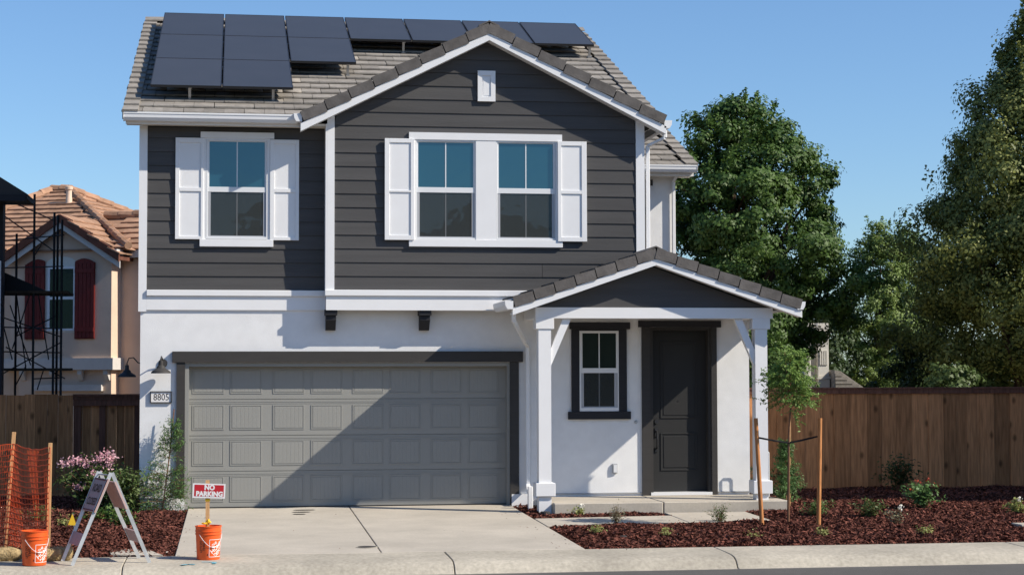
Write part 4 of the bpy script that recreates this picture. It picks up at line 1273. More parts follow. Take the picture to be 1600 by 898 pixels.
# unseen house added right of the view to shade the fence
shade_house = thing('house', (21, 2, 0), 'plain stucco house added out of view on the right to shade the fence', 'house')
box('wall', M['tan'], shade_house, 17.3, 25, -2.9, 7.4, -0.2, 6.1)
MB().prism([(-3.4, 6.18), (-3.4, 6.28), (2.3, 8.75), (7.9, 6.28), (7.9, 6.18), (2.3, 8.3)], 17.0, 25.4, 'x').build('roof', M['tile'], shade_house)
MB().prism([(-2.9, 6.1), (2.3, 8.3), (7.4, 6.1)], 17.32, 24.9, 'x').build('gable', M['tan'], shade_house)
for x in (18.2, 21.6):
    q = box('window', M['sash'], shade_house, x, x + 1.4, -2.96, -2.901, 3.6, 5.0)
    box('pane', M['pane'], q, x + .06, x + 1.34, -2.98, -2.961, 3.66, 4.94)

# far white house with pilasters behind the trees on the right
fh = thing('house', (18.8, 28, 0), 'white house with fluted pilasters seen between the trees above the fence', 'house')
box('wall', M['cream'], fh, 18.2, 18.72, 27.3, 32, -0.2, 3.6)
for (a, b) in ((18.66, 19.00), (18.22, 18.42)):
    pl2 = box('pilaster', M['cream'], fh, a, b, 27.0, 27.5, 1.95, 3.6)
    for k in range(4):
        xx = a + 0.03 + k * (b - a - 0.06) / 4
        box('flute', M['cream'], pl2, xx + .015, xx + (b - a - .06) / 4 - .015, 26.97, 27.0, 2.3, 2.75)
    box('base', M['cream'], pl2, a - 0.04, b + 0.04, 26.94, 27.5, 1.86, 1.94)
    box('pedestal', M['cream'], pl2, a - .01, b + .01, 26.96, 27.5, 0, 1.85)
    box('cap', M['cream'], pl2, a - .05, b + .05, 26.93, 27.5, 3.2, 3.3)
MB().prism([(19.05, 1.2), (19.05, 2.14), (19.25, 2.10), (19.95, 1.62), (20.6, 1.15)], 26.6, 29, 'y').build('roof', M['tile'], fh, label='low tiled roof beside the pilasters')
for k in range(6):
    box('tile_course', M['tile'], fh, 19.06, 19.3 + .17 * (5 - k), 26.52 + .01 * k, 26.59, 1.35 + .12 * k, 1.44 + .12 * k)

# hills added out of view across the street, to be mirrored in the windows
pts = 180
V, F = [], []
for ring, (rad, hgt) in enumerate(((130, -1), (190, 18), (260, 34), (420, -2))):
    for i in range(pts + 1):
        a = math.pi + (i / pts) * math.pi
        h = hgt * (0.84 + 0.10 * math.sin(i * .9) + 0.06 * math.sin(i * 2.3)) if hgt > 0 else hgt
        V.append((rad * math.cos(a), -28 + rad * math.sin(a), h))
for r_ in range(3):
    for i in range(pts):
        a = r_ * (pts + 1) + i
        F.append((a, a + 1, a + pts + 2, a + pts + 1))
np_obj('unseen_hills', V, F, M['leaf_dark'], kind='structure')

# ------------------------------------------------------------------ trees
def crown(rfun, z0, z1, cx, cy, nclump, nleaf, csize, leaf, mt, parent, seed, fill=0.35, xmax=None, flat=0.6, shoots=0):
    r = np.random.default_rng(seed)
    zz = r.uniform(z0, z1, nclump * 3)
    rr = np.array([rfun(z) for z in zz])
    keep = r.uniform(0, 1, len(zz)) < (rr / rr.max())
    zz, rr = zz[keep][:nclump], rr[keep][:nclump]
    th_ = r.uniform(0, 2 * np.pi, len(zz))
    lump = 1 + 0.16 * np.sin(th_ * 3 + zz * 1.7 + seed) + 0.12 * np.sin(th_ * 5 - zz * 2.9 + 2 * seed)
    rad = rr * lump * np.where(r.uniform(size=len(zz)) < fill, r.uniform(0.1, 0.8, len(zz)), r.uniform(0.82, 1.05, len(zz)))
    cen = np.stack([cx + rad * np.cos(th_), cy + rad * np.sin(th_), zz], 1)
    cs = csize * r.uniform(0.55, 1.3, len(zz))
    P = np.repeat(cen, nleaf, 0)
    d = r.normal(size=P.shape); d /= np.linalg.norm(d, axis=1, keepdims=True)
    d[:, 2] *= flat
    P = P + d * (np.repeat(cs, nleaf)[:, None]) * r.beta(2.2, 1.3, (len(P), 1))
    out = P - np.array([cx, cy, (z0 + z1) / 2]); out /= np.linalg.norm(out, axis=1, keepdims=True) + 1e-6
    N = d * 1.15 + out * 0.5 + np.array([0, 0, 0.35]) + r.normal(size=P.shape) * 0.38
    if shoots:
        # upright leafy shoots standing out of the top and the shoulders
        P2, N2 = [], []
        for i in range(shoots):
            z = r.uniform(z0 + (z1 - z0) * .35, z1); a_ = r.uniform(0, 2 * np.pi); q = rfun(z) * r.uniform(.7, 1.1)
            L = r.uniform(.28, .58); k = r.uniform(0, 1, 46)[:, None]
            b_ = np.array([cx + q * np.cos(a_), cy + q * np.sin(a_), z]); dv = np.array([np.cos(a_) * .3, np.sin(a_) * .3, 1.0]) * L
            P2.append(b_ + dv * k + r.normal(size=(46, 3)) * .10 * (1.15 - k)); N2.append(r.normal(size=(46, 3)) + np.array([0, 0, .5]))
        P = np.concatenate([P] + P2); N = np.concatenate([N] + N2)
    if xmax is not None:
        k = P[:, 0] < xmax; P, N = P[k], N[k]
    V, F = leaf_quads(P, N, leaf, 0.62, seed)
    np_obj('crown', V, F, mt, parent, loc=wpos(parent))
    return cen
def trunk(path, rad, parent, cen=None, nl=14, seed=0):
    m = MB(); m.tube(path, rad, 9)
    r = random.Random(seed)
    if cen is not None:
        for i in range(nl):
            c = Vector(cen[r.randrange(len(cen))])
            k = r.uniform(0.35, 0.95)
            j = min(int(k * (len(path) - 1)), len(path) - 1)
            s_ = Vector(path[j])
            if c.z < s_.z: continue
            mid = s_.lerp(c, 0.5) + Vector((0, 0, 0.25))
            m.tube([s_, mid, c], [rad[j] * .55, rad[j] * .3, 0.015], 6)
    return m.build('trunk', M['bark'], parent)

def interp(tab):
    zs_, rs_ = zip(*tab)
    return lambda z: float(np.interp(z, zs_, rs_))
# big maple right behind the house
tx, ty = 14.1, 20.0
t = thing('tree', (tx, ty, -0.1), 'large rounded dark green tree directly behind the right side of the house', 'tree')
cen = crown(interp([(1.4, 0.9), (2.4, 1.5), (3.3, 2.5), (4.3, 2.85), (5.6, 2.75), (6.8, 2.35), (8.0, 1.8), (8.8, 1.2), (9.4, 0.4)]), 1.4, 9.3, tx, ty, 560, 270, 0.50, 0.110, M['leaf_maple'], t, 21, shoots=120)
trunk([(tx, ty, -0.1), (tx + .05, ty, 1.5), (tx, ty, 3.5), (tx - .1, ty, 6.0), (tx, ty, 8.4)], [0.24, 0.20, 0.16, 0.09, 0.03], t, cen, 30, 1)
# tall tree at the right edge
tx, ty = 22.1, 18.0
t = thing('tree', (tx, ty, -0.1), 'tall broad olive green tree filling the right edge of the view', 'tree')
cen = crown(interp([(1.9, 2.4), (3.0, 3.5), (4.5, 3.6), (6.0, 3.1), (7.5, 2.6), (9.0, 1.85), (10.2, 1.15), (11.2, 0.6), (12.2, 0.1)]), 1.9, 12.0, tx, ty, 800, 270, 0.62, 0.110, M['leaf_ash'], t, 33, flat=0.9, shoots=220, xmax=24.5)
trunk([(tx - .90, ty, -0.1), (tx - .85, ty, 1.6), (tx - .5, ty, 3.5), (tx, ty, 7.0), (tx, ty, 11.0)], [0.21, 0.17, 0.14, 0.09, 0.03], t, cen, 30, 2)
# slim lighter trees between them
tx, ty = 22.45, 32.0
t = thing('tree', (tx, ty, -0.1), 'slim light green tree between the two large ones, far behind the fence', 'tree', 'slim trees far behind the fence')
cen = crown(interp([(0.8, 0.9), (2.0, 1.45), (3.6, 1.35), (5.0, 0.95), (6.3, 0.6), (7.1, 0.2)]), 0.8, 7.1, tx, ty, 330, 150, 0.36, 0.095, M['leaf_light'], t, 44, fill=.3, shoots=40)
trunk([(tx, ty, -0.1), (tx, ty, 2.5), (tx + .1, ty, 6.0)], [0.10, 0.07, 0.02], t, cen, 14, 3)
tx, ty = 23.7, 32.6
t = thing('tree', (tx, ty, -0.1), 'second slim pale tree close to the tall right tree, slightly lower', 'tree', 'slim trees far behind the fence')
cen = crown(interp([(0.8, 1.0), (2.2, 1.4), (3.8, 1.1), (5.4, 0.8), (7.0, 0.2)]), 0.8, 6.9, tx, ty, 300, 150, 0.36, 0.095, M['leaf_light'], t, 45, fill=.3, shoots=40)
trunk([(tx, ty, -0.1), (tx, ty, 2.5), (tx + .1, ty, 5.8)], [0.10, 0.07, 0.02], t, cen, 12, 4)
tx, ty = 18.0, 31.0
t = thing('tree', (tx, ty, -0.1), 'dark tree in the gap between the large tree and the slim trees', 'tree')
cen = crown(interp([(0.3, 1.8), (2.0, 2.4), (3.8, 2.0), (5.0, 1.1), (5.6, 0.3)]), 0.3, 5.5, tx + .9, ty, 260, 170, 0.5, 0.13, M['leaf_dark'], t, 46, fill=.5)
trunk([(tx + .9, ty, -0.1), (tx + .9, ty, 2.5), (tx + .9, ty, 4.8)], [0.14, 0.10, 0.02], t, cen, 10, 5)
# shrubs over the fence line
def bush(x, y, z0, z1, rad, mt, label, seed, n=60, leaf=0.10, cs=0.3, name='shrub', group=None, nl=80):
    t = thing(name, (x, y, hz(x, y) if -4 < x < 15 and y < 3 and z0 < .5 else 0), label, 'shrub', group)
    cen = crown(interp([(z0, rad * .7), ((z0 + z1) / 2, rad), (z1, rad * .35)]), z0, z1, x, y, n, nl, cs, leaf, M[mt], t, seed, fill=.55)
    m = MB()
    r = random.Random(seed)
    for i in range(5):
        c = cen[r.randrange(len(cen))]
        m.tube([(x + r.uniform(-.05, .05), y, -0.05), (x + r.uniform(-.2, .2) * rad, y, z0), tuple(c)], [0.03, 0.02, 0.008], 5)
    m.build('stem', M['bark'], t)
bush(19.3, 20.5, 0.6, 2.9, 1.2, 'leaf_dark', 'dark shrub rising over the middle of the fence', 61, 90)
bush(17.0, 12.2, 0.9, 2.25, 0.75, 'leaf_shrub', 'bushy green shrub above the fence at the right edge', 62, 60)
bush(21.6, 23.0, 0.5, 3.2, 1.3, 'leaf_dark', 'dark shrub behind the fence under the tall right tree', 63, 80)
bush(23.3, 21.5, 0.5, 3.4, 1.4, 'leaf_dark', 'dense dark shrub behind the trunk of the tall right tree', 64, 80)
bush(13.8, 16.0, 0.3, 3.1, 1.0, 'leaf_maple', 'green shrub behind the porch post and fence end', 65, 90)
bush(20.1, 17.4, 1.0, 2.5, 0.6, 'leaf_shrub', 'lit shrub peeping over the fence left of the tree trunk', 66, 40)
# ------------------------------------------------------------------ plants near the house
def sprays(x, y, z0, z1, rad, n, nl, leaf, mt, stem, thing_, seed, aspect=0.3, spread=0.05, lean=(0, 0), droop=0.0, smat='twig', sr=0.006):
    """a plant of arching stems with leaves along each one"""
    r = np.random.default_rng(seed)
    m = MB(); P, N = [], []
    for i in range(n):
        a = r.uniform(0, 2 * np.pi); k = r.uniform(0.15, 1.0)
        h = z0 + (z1 - z0) * r.uniform(0.55, 1.0) * (1 - 0.35 * k)
        b = Vector((x + r.normal() * .012, y + r.normal() * .012, z0 - .02))
        tip = Vector((x + lean[0] + math.cos(a) * rad * k, y + lean[1] + math.sin(a) * rad * k, h - droop * k))
        mid = b.lerp(tip, 0.5) + Vector((-(tip.x - b.x) * .2, -(tip.y - b.y) * .2, (h - z0) * 0.12))
        m.tube([b, mid, tip], [sr, sr * .7, sr * .4], 5)
        for j in range(nl):
            t_ = r.uniform(0.25, 1.02)
            p = (b.lerp(mid, t_ * 2) if t_ < .5 else mid.lerp(tip, t_ * 2 - 1))
            P.append((p.x + r.normal() * spread, p.y + r.normal() * spread, max(z0 + .005, p.z + r.normal() * spread)))
            N.append((r.normal() * .7 + math.cos(a) * .3, r.normal() * .7 - .2, abs(r.normal()) + .3))
    m.build('stem', M[smat], thing_)
    V, F = leaf_quads(np.array(P), np.array(N), leaf, aspect, seed)
    np_obj('foliage', V, F, M[mt], thing_, loc=wpos(thing_))
def flowers(cens, size, n, petal, mt, parent, seed):
    r = np.random.default_rng(seed)
    for i, c in enumerate(cens):
        P = np.array(c) + r.normal(size=(n, 3)) * np.array(size) * .5
        N = r.normal(size=P.shape) + np.array([0.2, -.6, .5])
        V, F = leaf_quads(P, N, petal, 0.9, seed + i)
        np_obj('flower_cluster', V, F, M[mt], parent, loc=wpos(parent), kind='stuff')

# pink flowering shrub left of the house corner
x, y = -1.40, 0.2
g0 = hz(x, y)
t = thing('flowering_shrub', (x, y, g0), 'shrub with pink flower heads in front of the side gate', 'shrub')
sprays(x, y, g0, 0.86, 0.56, 52, 46, 0.070, 'leaf_shrub', None, t, 71, 0.5, 0.065, sr=.008)
flowers([(-1.72, 0.0, 0.72), (-1.60, -.05, 0.76), (-1.50, 0.0, 0.70), (-1.82, .05, 0.70)], (0.10, .08, 0.075), 60, 0.034, 'pink', t, 72)
flowers([(-1.20, -.05, 0.84), (-1.12, 0.0, 0.78), (-1.30, -.05, 0.78), (-1.18, 0, .70)], (0.09, .08, 0.085), 62, 0.034, 'pink', t, 73)
flowers([(-1.38, -.1, 0.54), (-1.60, -.1, 0.36)], (0.10, .08, 0.06), 60, 0.034, 'pink', t, 74)
x, y = -0.98, -0.25
t = thing('shrub', (x, y, hz(x, y)), 'dense green shrub at the white corner of the house behind the A-frame sign', 'shrub')
sprays(x, y, hz(x, y), 0.74, 0.44, 52, 52, 0.070, 'leaf_shrub', None, t, 75, 0.45, 0.06)
x, y = -1.10, -1.35
t = thing('shrub', (x, y, hz(x, y)), 'low dark green ground plant in the mulch behind the A-frame sign', 'shrub')
sprays(x, y, hz(x, y), 0.13, 0.42, 22, 26, 0.062, 'leaf_maple', None, t, 76, 0.5, 0.05)
x, y = -0.80, -2.7
t = thing('shrub', (x, y, hz(x, y)), 'small dark green plant between the legs of the A-frame sign', 'shrub')
sprays(x, y, hz(x, y), 0.16, 0.22, 16, 24, 0.055, 'leaf_maple', None, t, 77, 0.5, 0.04)
x, y = -1.58, -2.5
t = thing('shrub', (x, y, hz(x, y)), 'small yellowish plant beside the yellow flag', 'shrub')
sprays(x, y, hz(x, y), 0.10, 0.14, 14, 16, 0.035, 'leaf_yel', None, t, 78, 0.45, 0.03)
x, y = -2.0, -1.9
t = thing('shrub', (x, y, hz(x, y)), 'straggly green plant in the mulch behind the orange mesh', 'shrub')
sprays(x, y, hz(x, y), 0.22, 0.30, 18, 20, 0.045, 'leaf_shrub', None, t, 79, 0.45, 0.05)
# staked climber on the white wall
x, y = -0.38, -0.17
t = thing('staked_climber', (x, y, hz(x, y)), 'wispy climbing plant tied to a leaning stake against the white wall', 'plant')
g0 = hz(x, y)
MB().tube([(x, y, g0 - .05), (x + .10, y + .02, 0.75), (x + 0.17, y + .03, 1.50)], [0.011, 0.010, 0.009], 7).build('stake', M['twig'], t)
r = np.random.default_rng(5)
P, N = [], []
m = MB()
for i in range(96):
    k = r.uniform(0.0, 1.0) ** 1.25
    b = Vector((x + .17 * k, y, g0 + 1.28 * k))
    s_ = -1 if r.uniform() < .5 else 1
    L = (0.30 * (1 - k) + 0.10) * r.uniform(.6, 1.15)
    tip = b + Vector((s_ * L, r.normal() * .05 - .03, r.uniform(-.06, .16)))
    m.tube([b, b.lerp(tip, .5) + Vector((0, 0, .03)), tip], [.004, .003, .002], 4)
    for j in range(44):
        p = b.lerp(tip, r.uniform(.1, 1.05))
        P.append((p.x + r.normal() * .028, min(p.y + r.normal() * .028, -0.03), p.z + r.normal() * .032)); N.append(r.normal(size=3) + np.array([0, -.5, .4]))
m.build('stem', M['twig'], t)
V, F = leaf_quads(np.array(P), np.array(N), 0.052, 0.20, 9)
np_obj('foliage', V, F, M['leaf_cyp'], t, loc=wpos(t))

# young staked tree
x, y = 8.13, -3.84
g0 = hz(x, y)
t = thing('young_tree', (x, y, g0), 'young feathery tree tied between two orange stakes in the mulch', 'tree')
MB().tube([(x, y, g0 - .05), (x + .012, y, 0.6), (x + .02, y, 1.15), (x + .05, y, 1.55), (x + .0, y, 2.0), (x - .03, y, 2.30)], [0.019, 0.017, 0.015, 0.012, 0.008, 0.004], 8).build('trunk', M['twig'], t)
r = np.random.default_rng(8)
P, N = [], []
m = MB()
for i in range(58):
    k = r.uniform(0, 1) ** .9
    b = Vector((x + .04, y, 1.50 + .75 * k))
    a = r.uniform(0, 2 * np.pi)
    L = (0.31 * math.sin(math.pi * min(1, .30 + .68 * k)) + .07) * r.uniform(.55, 1.1)
    tip = b + Vector((math.cos(a) * L, math.sin(a) * L, r.uniform(-.12, .22)))
    mid = b.lerp(tip, .5) + Vector((0, 0, .06))
    m.tube([b, mid, tip], [.005, .0035, .002], 4)
    for j in range(11):
        q = (b.lerp(mid, j / 5) if j < 5 else mid.lerp(tip, (j - 5) / 5))
        if j < 2: continue
        fd = Vector((r.normal() * .5 + math.cos(a) * .5, r.normal() * .5 + math.sin(a) * .5, r.uniform(-.7, .3))).normalized()
        for q2 in range(13):
            p = q + fd * 0.014 * q2
            P.append((p.x + r.normal() * .007, p.y + r.normal() * .007, p.z + r.normal() * .007)); N.append(r.normal(size=3) * .7 + np.array([0, -.4, .7]))
m.build('branch', M['twig'], t)
V, F = leaf_quads(np.array(P), np.array(N), 0.050, 0.32, 10)
np_obj('crown', V, F, M['leaf_fern'], t, loc=wpos(t))
m = MB()
m.tube([(7.74, y + .03, 1.13), (7.95, y, 1.09), (8.13, y - .02, 1.06), (8.3, y - .05, 1.09), (8.52, y - .13, 1.15)], 0.009, 6)
m.tube([(7.74, y + .05, 1.14), (7.95, y + .02, 1.10), (8.16, y + .03, 1.07), (8.3, y - .02, 1.10), (8.52, y - .10, 1.155)], 0.007, 6)
tag(m.build('tree_tie', M['rubber']), 'black rubber tie stretched between the two orange stakes round the young tree', 'tree tie')
for (xa, ya, xb, zb, lab) in ((7.775, -3.80, 7.70, 1.40, 'left orange wooden stake leaning beside the porch post'), (8.51, -3.98, 8.55, 1.40, 'right orange wooden stake of the young tree')):
    o = MB().tube([(xa, ya, hz(xa, ya) - .05), (xb, ya, zb)], [0.031, 0.028], 10).build('tree_stake', M['stake'], smooth=True)
    tag(o, lab, 'stake', 'orange stakes of the young tree')
# small conifer by the porch post
x, y = 9.02, -0.85
t = thing('conifer_shrub', (x, y, hz(x, y)), 'narrow feathery green conifer beside the right porch post', 'shrub')
g0 = hz(x, y)
P, N = [], []
r = np.random.default_rng(12)
for i in range(150):
    k = r.uniform(0, 1)
    a = r.uniform(0, 2 * np.pi)
    R_ = (0.25 * (1 - k * .72) + .03) * r.uniform(.55, 1.2)
    c_ = np.array([x, y, g0 + .05 + .95 * k]); d_ = np.array([math.cos(a), math.sin(a), r.uniform(.2, .9)])
    for j in range(34):
        q = c_ + d_ * R_ * r.uniform(.25, 1.05) + r.normal(size=3) * .018
        P.append(tuple(q)); N.append(tuple(d_ * .4 + r.normal(size=3) * .6 + np.array([0, -.2, .3])))
V, F = leaf_quads(np.array(P), np.array(N), 0.052, 0.22, 13)
np_obj('foliage', V, F, M['leaf_cyp'], t, loc=wpos(t))
MB().tube([(x, y, g0 - .04), (x, y, 0.9)], [.018, .006], 6).build('stem', M['twig'], t)
MB().tube([(x + .05, y - .05, g0), (x + .07, y - .05, 1.55)], [.008, .007], 6).build('stake', M['lath'], t)
# small plants of the right bed
bedp = [
 (5.86, -3.30, .30, .20, 18, 20, .040, 'leaf_grey', 'upright grey green plant left of the walkway centre, in the front mulch', .25),
 (7.41, -2.98, .27, .18, 20, 24, .036, 'leaf_shrub', 'upright green plant in front of the entry walkway', .3),
 (5.62, -1.78, .12, .12, 12, 16, .038, 'leaf_yel', 'tiny plant with a white flower in the strip before the porch', .5),
 (5.30, -4.70, .10, .10, 14, 18, .032, 'leaf_yel', 'small yellow green tuft near the driveway edge', .5),
 (6.16, -4.95, .09, .10, 12, 14, .032, 'leaf_yel', 'small pale tuft beside a white stone in the front mulch', .5),
 (7.21, -5.35, .05, .13, 10, 14, .030, 'leaf_yel', 'flat yellow green tuft left of the orange stake', .5),
 (8.95, -2.55, .24, .28, 22, 22, .055, 'leaf_shrub', 'leafy green plant behind the right orange stake', .45),
 (9.62, -2.90, .25, .30, 24, 24, .055, 'leaf_shrub', 'spreading light green plant in the middle of the right bed', .35),
 (8.20, -5.10, .11, .12, 12, 16, .030, 'leaf_yel', 'low tuft at the foot of the right orange stake', .5),
 (9.60, -4.05, .24, .22, 14, 12, .045, 'leaf_grey', 'dry twiggy plant with a pale bloom in the front mulch', .5),
 (10.85, -1.75, .42, .36, 26, 26, .060, 'leaf_cyp', 'rounded rose bush with red blooms before the fence', .6),
 (9.50, -5.35, .10, .12, 12, 16, .034, 'leaf_yel', 'bright green tuft near the kerb', .5),
 (11.95, -2.60, .20, .20, 16, 20, .050, 'leaf_yel', 'pale plant with a white flower at the right edge of the bed', .6),
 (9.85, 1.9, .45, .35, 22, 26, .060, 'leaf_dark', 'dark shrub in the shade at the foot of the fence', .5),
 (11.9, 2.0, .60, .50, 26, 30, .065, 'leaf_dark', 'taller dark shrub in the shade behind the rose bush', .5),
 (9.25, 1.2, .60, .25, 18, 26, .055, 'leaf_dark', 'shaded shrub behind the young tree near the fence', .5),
]
for i, (x, y, h, rad, n, nl, lf, mt, lab, asp) in enumerate(bedp):
    g0 = hz(x, y)
    t = thing('bed_plant', (x, y, g0), lab, 'plant', 'small plants in the right mulch bed')
    sprays(x, y, g0, g0 + h * 1.15, rad, n, nl, lf, mt, None, t, 100 + i, asp, 0.022 + rad * .05, sr=.004)
    if 'red blooms' in lab:
        flowers([(x - .10, y - .1, g0 + .42), (x + .06, y - .12, g0 + .44), (x - .22, y - .1, g0 + .30), (x + .2, y - .05, g0 + .36)], (.05, .05, .04), 8, .030, 'redflower', t, 5)
    if 'white flower' in lab or 'pale bloom' in lab:
        flowers([(x + .03, y - .05, g0 + h + .01)], (.05, .04, .035), 16, .034, 'whiteflower', t, 6)
# stones and slab in the beds
def stone(x, y, s, lab, flatten=.6):
    r = random.Random(int(x * 100))
    m = MB(); pr = [(0.01, -.5), (.7, -.42), (1.0, 0), (.75, .4), (.3, .52), (0.01, .54)]
    m.lathe([(a * s * r.uniform(.9, 1.1), b * s * flatten) for a, b in pr], (x, y, hz(x, y) + s * .3), 9)
    tag(m.build('stone', M['cream'], smooth='full'), lab, 'stone')
stone(6.33, -4.90, .035, 'white stone beside a pale tuft in the front mulch')
stone(7.90, -2.2, .035, 'small white pebble on the mulch near the porch post')
stone(0.0 - .12, -5.6, .035, 'white pebble at the left edge of the driveway')
m = MB()
m.add([(-0.72, -5.95, hz(-.7, -5.8)), (-0.16, -6.04, hz(-.2, -5.9)), (-0.35, -5.66, hz(-.3, -5.6) + .02), (-0.80, -5.52, hz(-.8, -5.5) + .02)], [(0, 1, 2, 3)])
pvr = MB().add([(-0.74, -5.95, -.13), (-0.14, -6.03, -.13), (-0.33, -5.66, -.12), (-0.80, -5.55, -.12), (-0.74, -5.95, hz(-.7, -5.9) + .02), (-0.14, -6.03, hz(-.15, -5.95) + .02), (-0.33, -5.66, hz(-.33, -5.66) + .02), (-0.80, -5.55, hz(-.8, -5.55) + .02)], [(0, 1, 2, 3), (4, 5, 6, 7), (0, 1, 5, 4), (1, 2, 6, 5), (2, 3, 7, 6), (3, 0, 4, 7)]).build('utility_cover', M['concrete'])
tag(pvr, 'flat concrete utility cover in the mulch behind the A-frame sign', 'cover')
x, y = 11.45, -4.40
o = MB().box(x - .30, x + .35, y - .17, y + .17, hz(x, y) - .06, hz(x, y) + .035).build('utility_cover', M['concrete'], bevel=.01)
tag(o, 'rectangular concrete utility cover in the right bed at the edge of view', 'cover')
o = MB().lathe([(.05, -.02), (.05, .02), (.035, .03), (0, .03)], (5.56, -5.15, hz(5.56, -5.15)), 12, True, False).build('sprinkler_head', M['trimgrey'])
tag(o, 'dark sprinkler cap in the mulch near the driveway', 'sprinkler')
# pipe loop behind the porch post
t = thing('backflow_pipe', (8.80, -0.3, 0.0), 'pale blue looped utility pipe between the porch wall and right post', 'pipe')
MB().tube([(8.76, -.25, .0), (8.76, -.25, .78), (8.79, -.25, .81), (8.90, -.25, .81), (8.93, -.25, .78), (8.93, -.25, 0)], .013, 8).build('pipe', M['sash'], t, smooth=True)
MB().tube([(8.78, -.22, .10), (8.82, -.22, .45), (8.86, -.22, .60), (8.90, -.22, .45), (8.86, -.22, .30)], .011, 8).build('hose', M['sashgrey'], t, smooth=True)
MB().box(8.82, 8.88, -.26, -.20, .22, .34).build('valve', M['metal'], t)

# ------------------------------------------------------------------ street items
def bucket(x, y, z, label):
    t = thing('bucket', (x, y, z), label, 'bucket', 'orange buckets on the kerb')
    prof = [(0.0, 0.0), (0.128, 0.0), (0.131, 0.006), (0.143, 0.285), (0.151, 0.287), (0.151, 0.300), (0.1445, 0.302), (0.145, 0.318), (0.152, 0.320), (0.152, 0.332), (0.146, 0.334), (0.147, 0.372), (0.154, 0.374), (0.154, 0.385), (0.143, 0.385), (0.139, 0.30), (0.126, 0.02), (0.0, 0.02)]
    MB().lathe(prof, (x, y, z), 40, False, False).build('body', M['orange'], t, smooth=True)
    def rad(h): return 0.131 + (0.143 - 0.131) * h / 0.285 + 0.0012
    # direction the camera sees as the middle of the bucket
    a0 = math.atan2(cam.location.y - y, cam.location.x - x)
    def wrap(ac, hc, rot=0.0):
        def f(u, v):
            uu = u * math.cos(rot) - v * math.sin(rot); vv = u * math.sin(rot) + v * math.cos(rot)
            h = hc + vv; rr = rad(h)
            a = a0 + ac + uu / rr
            return (x + rr * math.cos(a), y + rr * math.sin(a), z + h)
        return f
    cc, ch, hs = 0.80, 0.135, 0.098
    w_ = wrap(cc, ch)
    vs, fs = [], []
    def strip(pts, f, wd):
        m = MB()
        for (p, q) in zip(pts[:-1], pts[1:]):
            n = 8
            d = Vector((q[0] - p[0], q[1] - p[1])).normalized(); s_ = Vector((-d.y, d.x)) * wd / 2
            for i in range(n):
                a = (p[0] + (q[0] - p[0]) * i / n, p[1] + (q[1] - p[1]) * i / n); b = (p[0] + (q[0] - p[0]) * (i + 1) / n, p[1] + (q[1] - p[1]) * (i + 1) / n)
                m.add([f(a[0] - s_.x, a[1] - s_.y), f(b[0] - s_.x, b[1] - s_.y), f(b[0] + s_.x, b[1] + s_.y), f(a[0] + s_.x, a[1] + s_.y)], [(0, 1, 2, 3)])
        return m
    strip([(-hs, -hs), (hs, -hs), (hs, hs), (-hs, hs), (-hs, -hs)], w_, 0.0055).build('logo_border', M['print'], t)
    ra = R(38)
    for txt, wd, ht, off in (('THE', 0.070, 0.028, 0.062), ('HOME', 0.175, 0.050, 0.012), ('DEPOT', 0.165, 0.046, -0.046)):
        # lines stacked across the diagonal
        def place(u, v, off=off):
            vv = v + off
            uu = u * math.cos(ra) - vv * math.sin(ra); v2 = u * math.sin(ra) + vv * math.cos(ra)
            uu = max(-hs + .004, min(hs - .004, uu)); v2 = max(-hs + .004, min(hs - .004, v2))
            return w_(uu, v2)
        text_obj('lettering', txt, M['print'], t, wd, ht, place, bold=0.02)
    w2 = wrap(-0.52, 0.155, R(90))
    text_obj('lettering', "LET'S DO", M['blackprint'], t, 0.135, 0.030, lambda u, v: w2(u, v + .020), bold=0.015)
    text_obj('lettering', "THIS.", M['blackprint'], t, 0.100, 0.030, lambda u, v: w2(u, v - .020), bold=0.015)
    text_obj('lettering', "5", M['blackprint'], t, 0.016, 0.022, wrap(-0.05, 0.062), bold=0.02)
    # wire handle hanging down over the front
    hd = []
    for i in range(17):
        k = i / 16
        a = a0 - 0.72 + k * 2.25
        h = 0.292 - 0.145 * math.sin(math.pi * min(1, k * 1.0)) ** 1.0 * 1.0
        rr = rad(h) + 0.010
        hd.append((x + rr * math.cos(a), y + rr * math.sin(a), z + h))
    MB().tube(hd, 0.0028, 6).build('handle', M['print'], t, smooth=True)
    mid = hd[7:10]
    MB().tube(mid, 0.0085, 10).build('grip', M['print'], t, smooth=True)
    return t
bucket(-1.535, -6.74, -0.121, 'empty orange bucket left of the A-frame sign by the straw roll')
bucket(0.39, -6.46, -0.118, 'orange bucket on the driveway edge that holds the no parking post')
x, y, z = 0.385, -6.46, -0.098
t = thing('no_parking_sign', (x, y, z), 'red and white NO PARKING sign on a wooden post standing in a bucket', 'sign')
MB().prism([(x - .026, z + .001), (x + .018, z + .001), (x + .016, .788), (x - .030, .788)], y - .012, y + .010, 'y').build('post', M['lath'], t)
yb = y - .034
Rz = R(-2.2)
def sp(u, v, w_=0.0):
    uu = u * math.cos(Rz) - v * math.sin(Rz); vv = u * math.sin(Rz) + v * math.cos(Rz)
    return (x + .010 + uu, yb - w_, 0.667 + vv)
hw, hh = 0.186, 0.083
m = MB(lambda u, w_, v: sp(u, v, -w_)); m.box(-hw, hw, 0.0, 0.014, -hh, hh); m.build('board', M['print'], t)
m = MB(lambda u, w_, v: sp(u, v, -w_))
m.add([(-hw + .018, -.0012, -hh + .018), (hw - .018, -.0012, -hh + .018), (hw - .018, -.0012, hh - .014), (-hw + .018, -.0012, hh - .014)], [(0, 1, 2, 3)])
m.build('red_field', M['signred'], t)
